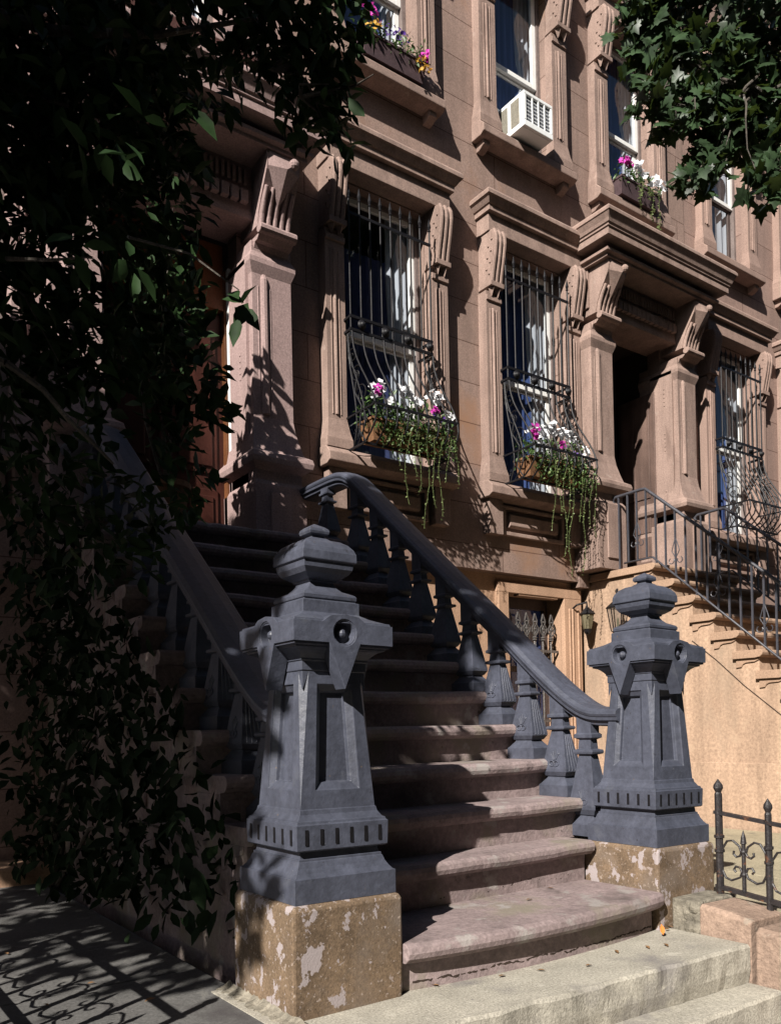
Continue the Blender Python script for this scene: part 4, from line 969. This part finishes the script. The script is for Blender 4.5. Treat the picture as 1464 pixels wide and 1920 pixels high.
# left curb and mortar by the plinth
t = tag(MB().rings([[(-.6, 5.98, z), (1.46, 5.98, z), (1.46, 6.42, z), (-.6, 6.42, z)] for z in (-.05, .115)]).build('stone_curb', M['basement'], bevel=.01), 'short stone curb on the ground against the left house wall', 'curb')
m = MB(); rs = []
for i in range(40):
    y = 2.40 + .60 * i / 39; w_ = .012 + .026 * rng.random() + (.03 if i < 3 else 0); hh = .004 + .016 * rng.random()
    rs.append([(1.375, y, -.02), (1.375, y, hh + .015), (1.372 - w_ * .5, y, hh), (1.372 - w_ - .015, y, .004), (1.372 - w_ - .015, y, -.02)])
m.rings(rs)
tag(m.build('mortar_fillet', M['mortar']), 'ragged strip of pale mortar along the foot of the near plinth', 'mortar')

# ------------------------------------------------------------------ trees
def branchset(m, root, tips, r0, bend=.25):
    for tp in tips:
        a, b = Vector(root), Vector(tp); n = 7; pts = []
        off = Vector(rng.normal(0, bend, 3))
        for i in range(n + 1):
            f = i / n; pts.append(a.lerp(b, f) + off * math.sin(math.pi * f) + Vector((0, 0, .25 * math.sin(math.pi * f))) + Vector(rng.normal(0, .02, 3)))
        m.tube(pts, [r0 * (1 - .85 * i / n) for i in range(n + 1)], 7)
t = thing('shade_tree', 'dense dark leafy tree filling the left and upper left', 'tree', (-1.9, 2.9, 0))
BL = [(.92, 3.38, 3.52, .49, .55, 900), (.78, 3.37, 2.75, .39, .47, 560), (1.32, 3.21, 3.90, .50, .20, 520), (1.20, 3.55, 3.40, .39, .39, 420), (1.78, 3.01, 3.97, .31, .22, 420),
      (1.86, 2.84, 3.50, .10, .17, 46), (1.80, 2.96, 3.66, .18, .20, 150), (.85, 3.45, 2.22, .30, .36, 260), (1.40, 3.66, 3.12, .22, .25, 120), (1.24, 2.5, 2.42, .06, .06, 7), (1.0, 3.66, 1.75, .25, .25, 60),
      (.95, 2.28, 2.83, .08, .04, 3), (.70, 2.35, 2.31, .16, .06, 9), (.80, 2.4, 2.72, .12, .10, 12), (.15, 3.0, 3.2, .5, .9, 800), (.3, 3.6, 4.4, .7, .4, 700), (.0, 3.3, 2.0, .5, .5, 300), (1.2, 3.7, 4.25, .5, .22, 420),
      (1.34, 3.34, 2.05, .16, .22, 70), (1.20, 3.55, 1.88, .18, .26, 100), (1.55, 3.43, 2.48, .09, .17, 46), (.72, 3.49, 3.27, .30, .46, 620), (.95, 3.47, 2.64, .30, .28, 330), (.75, 3.59, 3.75, .32, .30, 420), (1.40, 3.76, 2.80, .17, .22, 130), (1.1, 3.5, 3.6, .35, .35, 300)]
P, S = [], []
for x, y, z, a, b, n in BL:
    dpt = max(.08, min(.5, a))
    q = in_ball(n) * np.array([a, dpt, b]) + np.array([x, y, z]); P.append(q); S.append(rng.uniform(.065, .115, n))
# the part of the crown beyond the frame, which throws the shade
n = 42000
q = in_ball(n) * np.array([1.5, 2.7, 3.1]) + np.array([-2.1, 3.0, 4.9])
def hole(p):
    v = 0
    for fx, fy, ph in ((5.1, 4.3, 0), (9.7, -8.1, 1.3), (3.3, 7.9, 2.1), (-13., 11., .4)): v = v + np.sin(p[:, 0] * fx + p[:, 1] * fy + ph)
    return v
def keepmask(p):
    tt = (p[:, 0] + 2) / 1.85; Y0 = p[:, 1] - tt; Z0 = p[:, 2] + 1.5 * tt
    h = hole(np.stack([Y0, Z0], 1)) * .06
    inA = (Y0 > .99 + h) & (Y0 < 5.4) & (Z0 > 2.2 + h + .6 * np.maximum(0, 1.9 - Y0)) & (Z0 < 7.35 + h - .35 * np.maximum(0, Y0 - 2.2))
    inB = (Y0 > .52 + h) & (Y0 < 1.6) & (Z0 > 6.15 + h) & (Z0 < 7.5 + h)
    inC = (np.abs(Y0 - .70) < .09) & (np.abs(Z0 - 6.0) < .14)
    den = np.where(Z0 < 2.75, .24, 1.0) * np.where((Y0 < 1.5) & (Z0 < 5.0), .5, 1.0)
    return (inA | inB | inC) & (rng.random(len(p)) < den) & (hole(np.stack([Y0 * 2.3, Z0 * 2.3], 1)) < 2.5)
q = q[keepmask(q)]
# keep the crown out of the view beyond its own outline: nothing of the outer part right of this line
q = q[(q[:, 0] < .02 + .10 * q[:, 1])]
P.append(q); S.append(rng.uniform(.12, .19, len(q)))
P = np.concatenate(P); S = np.concatenate(S); n = len(P)
d = rng.normal(0, .7, (n, 3)) + np.array([.35, -.1, -.45]); nr = rng.normal(0, .55, (n, 3)) + np.array([-.3, -.2, 1])
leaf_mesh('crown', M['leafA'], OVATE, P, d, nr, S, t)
m = MB(); m.tube([(-1.9, 2.9, -.05), (-1.95, 2.85, .8), (-1.8, 2.95, 1.6), (-1.85, 3.05, 2.4), (-1.7, 3.1, 3.2)], [.16, .125, .11, .10, .08], 10)
branchset(m, (-1.8, 3.0, 2.0), [(-.2, 3.4, 2.3), (-2.9, 2.0, 3.0), (-2.6, 4.4, 3.4), (.6, 3.4, 2.1)], .05)
branchset(m, (-1.72, 3.1, 3.1), [(.9, 3.3, 3.4), (1.6, 3.0, 3.85), (.2, 3.5, 4.4), (-2.4, 2.2, 5.6), (-2.2, 4.2, 5.8), (-1.2, 2.2, 6.2)], .05)
for x, y, z, a, b, n in BL[:9]:
    for _ in range(6):
        e = np.array([x, y, z]) + in_ball(1)[0] * np.array([a, .25, b]) * .95; c_ = np.array([x - .15, y + .05, z + .05]); mid = (c_ + e) / 2 + rng.normal(0, .03, 3) + np.array([0, 0, .05]); m.tube([tuple(c_), tuple(mid), tuple(e)], [.008, .005, .002], 5)
m.tube([(.55, 2.7, 2.12), (.66, 2.72, 2.07), (.74, 2.74, 2.0), (.83, 2.78, 1.95), (.9, 2.8, 1.9)], [.012, .010, .009, .008, .004], 6)
m.tube([(.55, 2.7, 2.12), (.2, 3.0, 2.3), (-.4, 3.3, 2.3)], [.012, .02, .03], 6)
m.tube([(1.0, 2.9, 2.75), (1.1, 2.6, 2.58), (1.22, 2.48, 2.44)], [.006, .004, .002], 5)
m.tube([(.62, 3.0, 2.6), (.66, 2.6, 2.42), (.71, 2.36, 2.33)], [.008, .005, .002], 5)
m.build('trunk', M['bark'], t)

t = thing('vine_trunk', 'speckled grey trunk standing in the shade against the left house', 'tree trunk', (1.85, 5.95, 0))
m = MB().tube([(1.86, 5.93, -.05), (1.83, 5.94, .35), (1.80, 5.97, .8), (1.82, 6.0, 1.3), (1.84, 6.05, 1.8), (1.80, 6.1, 2.3)], [.095, .07, .062, .06, .055, .05], 10); m.build('trunk', M['bark'], t)

t = thing('shade_fill_vine', 'dark leafy vine added to darken the shaded side of the near stoop', 'vine', (1.4, 4.5, 0))  # added vine, fills the stoop side so it reads as dark shade
n = 3400
q = np.stack([1.50 - .32 * rng.random(n) ** 1.4, rng.uniform(3.05, 6.2, n), .12 + 2.6 * rng.random(n)], 1)
q = q[(q[:, 2] < .55 + .80 * (q[:, 1] - 2.9)) & (hole(q[:, 1:] * 1.3) < 1.35) & (q[:, 2] > .12 + .35 * np.maximum(0, 3.9 - q[:, 1]) * rng.random(n))]; n = len(q)
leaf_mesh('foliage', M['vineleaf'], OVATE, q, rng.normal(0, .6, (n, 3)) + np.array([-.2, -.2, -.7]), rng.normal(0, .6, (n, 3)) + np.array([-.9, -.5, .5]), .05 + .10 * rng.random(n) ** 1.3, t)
m = MB(); branchset(m, (1.45, 5.9, -.02), [(1.46, 3.4, .5), (1.44, 4.2, 1.2), (1.46, 5.0, 1.9), (1.45, 5.8, 2.4)], .02, .06); m.build('stems', M['bark'], t)

t = thing('maple_tree', 'maple branches with dark pointed leaves hanging in at the upper right', 'tree', (6.6, .4, -.36))
BR = [(5.15, 3.19, 5.75, .62, .24, 520), (4.52, 3.28, 5.62, .22, .16, 110), (4.60, 3.28, 5.30, .22, .26, 150), (5.36, 3.10, 5.20, .30, .42, 380), (4.46, 3.21, 4.93, .17, .09, 46), (4.60, 3.2, 4.83, .13, .07, 30), (4.98, 3.13, 4.78, .16, .12, 70), (4.78, 3.16, 4.50, .17, .08, 48), (4.92, 3.1, 4.62, .12, .10, 34), (5.06, 2.79, 4.42, .15, .17, 80),
      (4.40, 3.30, 5.48, .12, .12, 34), (5.7, 2.9, 5.5, .5, .9, 620), (5.5, 3.0, 6.3, 1.0, .5, 560), (4.72, 3.2, 5.06, .16, .10, 40), (4.90, 3.15, 5.0, .2, .16, 130), (5.1, 3.1, 4.95, .2, .2, 160), (4.75, 3.2, 5.75, .3, .2, 150), (5.0, 3.15, 5.35, .35, .25, 220)]
P, S = [], []
for x, y, z, a, b, n in BR:
    q = in_ball(n) * np.array([a, max(.15, a * .8), b]) + np.array([x, y, z]); P.append(q); S.append(.05 + .09 * rng.random(n))
P = np.concatenate(P); S = np.concatenate(S); n = len(P)
d = rng.normal(0, .6, (n, 3)) + np.array([-.35, -.15, -.75]); nr = rng.normal(0, .65, (n, 3)) + np.array([-.45, -.40, .6])
q = in_ball(7000) * np.array([3.6, 2.7, 2.2]) + np.array([7.0, -.4, 8.6]); q = q[(q[:, 0] > 3.2) & (q[:, 1] < 2.4)]; k = len(q)  # unseen overhead crown, added to cut the sky light
P = np.concatenate([P, q]); S = np.concatenate([S, rng.uniform(.18, .30, k)]); d = np.concatenate([d, rng.normal(0, .6, (k, 3)) + np.array([0, 0, -.3])]); nr = np.concatenate([nr, rng.normal(0, .45, (k, 3)) + np.array([0, 0, 1])])
leaf_mesh('crown', M['maple'], MAPLE, P, d, nr, S, t)
m = MB(); m.tube([(6.6, .4, -.4), (6.55, .45, 1.5), (6.6, .5, 3.2), (6.5, .7, 4.6), (6.4, 1.0, 6.0), (6.6, .4, 7.4), (6.9, -.2, 8.8)], [.2, .17, .15, .12, .10, .08, .04], 10)
branchset(m, (6.5, .7, 4.6), [(5.2, 3.0, 5.1), (5.1, 3.1, 5.6), (5.6, 2.9, 5.6)], .05, .12)
for x, y, z, a, b, n in BR[:13]:
    for _ in range(7):
        e = np.array([x, y, z]) + in_ball(1)[0] * np.array([a, .2, b]) * .95; c_ = np.array([x + .12, y - .05, z + .1]); mid = (c_ + e) / 2 + rng.normal(0, .03, 3) + np.array([0, 0, .04]); m.tube([tuple(c_), tuple(mid), tuple(e)], [.007, .005, .002], 5)
branchset(m, (5.25, 2.95, 5.12), [(4.55, 3.2, 4.9), (5.0, 3.1, 4.6), (4.6, 3.25, 5.3), (4.95, 2.8, 4.4), (4.8, 3.15, 4.45)], .014, .06)
m.build('trunk', M['bark'], t)

# potted shrub on the near landing: its leaves throw the shadow on the door pilaster
t = thing('potted_shrub', 'tall potted shrub in the shade on the landing of the near stoop', 'potted plant', (2.15, 5.55, 2.43))
MB().lathe((2.15, 5.55, 2.421), [(.11, 0), (.15, .26), (.165, .26), (.165, .30), (.14, .30), (.13, .27)], 16).build('pot', M['boxwood'], t, smooth=False)
n = 420
q = in_ball(n) * np.array([.30, .30, .80]) + np.array([2.15, 5.5, 3.65]); q = np.concatenate([q, in_ball(30) * np.array([.10, .10, .35]) + np.array([2.2, 5.5, 4.5])]); n = len(q)
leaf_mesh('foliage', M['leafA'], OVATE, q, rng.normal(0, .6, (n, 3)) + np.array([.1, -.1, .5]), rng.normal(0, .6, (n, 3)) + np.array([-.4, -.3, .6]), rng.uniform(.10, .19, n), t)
m = MB(); branchset(m, (2.15, 5.55, 2.7), [(2.1, 5.4, 3.7), (2.35, 5.6, 3.6), (2.2, 5.45, 4.6), (2.0, 5.6, 3.4)], .014, .05); m.build('stems', M['bark'], t)

# dry leaves on the slab
for i, (x, y, z) in enumerate([(2.62, 2.30, .004), (2.45, 2.36, .004), (3.06, 2.34, .004), (2.25, 2.42, .004), (2.0, 2.48, .004), (2.9, 2.38, .004), (2.72, 2.73, .193), (3.02, 2.84, .193), (3.15, 2.31, .004)]):
    o = leaf_mesh('fallen_leaf', M['dryleaf'], OVATE, np.array([[x, y, z + .004]]), np.array([[math.cos(i * 2.1), math.sin(i * 2.1), .0]]), np.array([[.05, .1, 1.]]), np.array([.04]))
    tag(o, 'small dry brown leaf lying on the pale front slab' if z < .1 else 'small dry brown leaf lying on the bowed first stair', 'fallen leaf', 'dry leaves on the slab' if z < .1 else 'dry leaves on the first stair')
o = leaf_mesh('fallen_leaf', M['orange'], OVATE, np.array([[3.262, 2.395, .012]]), np.array([[.1, .25, 1.]]), np.array([[-.7, -.7, .1]]), np.array([.05])); tag(o, 'bright orange leaf upright against the far plinth', 'fallen leaf')

# unseen street trees, added to hold back sky light
for i, (x, y, hgt) in enumerate(((4, -7.5, 11.5), (12.5, -8, 12.5), (21, -7.5, 11.5), (-4.5, -8.5, 10.5), (-15, 1.5, 5.4), (-13, -7.5, 6.5), (3.2, -4.2, 7.0))):
    t = thing('sky_screen_tree', 'broad leafy tree added out of view behind the camera to screen the sky', 'tree', (x, y, -.36), 'added sky screening trees out of view')
    if i == 0:
        m = MB().tube([(x, y, -.4), (x + .1, y, 3), (x, y + .1, 6), (x, y, 14)], [.34, .28, .2, .08], 10); tk = m.build('trunk', M['bark'], t)
        q = in_ball(15000); q = q * np.array([5.6, 4.0, 6.8]) + np.array([x, y, 11.0]); n = len(q)
        cr = leaf_mesh('crown', M['maple'], ROUND, q, rdir(n), rng.normal(0, .6, (n, 3)) + np.array([0, 0, 1]), rng.uniform(.30, .55, n), t)
    else:
        for src in (tk, cr): c = src.copy(); COL.objects.link(c); c.parent = t
        t.scale = (1, 1, hgt / 11.5) if i < 6 else (.85, .48, .62)

# litter: leaf scraps caught at the foot of the far plinth, loose on the paving
for lab, grp, pts in (('small dry brown leaf caught between the far plinth and the white mortar', 'dry leaves by the far plinth', [(3.36 + .07 * k, 2.455 - .012 * k + .015 * (k % 2), .006) for k in range(5)]), ('small pale leaf lying on the dappled grey paving', 'leaves on the paving', [(.95, 3.4, .0), (.8, 4.1, .0), (1.1, 3.05, .0), (.75, 3.25, .0)])):
    for i, (x, y, z) in enumerate(pts):
        o = leaf_mesh('fallen_leaf', M['dryleaf'], OVATE, np.array([[x, y, z + .004]]), np.array([[math.cos(i * 1.7), math.sin(i * 1.7), .05]]), np.array([[.1, -.1, 1.]]), np.array([.035 + .006 * (i % 3)]))
        tag(o, lab, 'fallen leaf', grp)
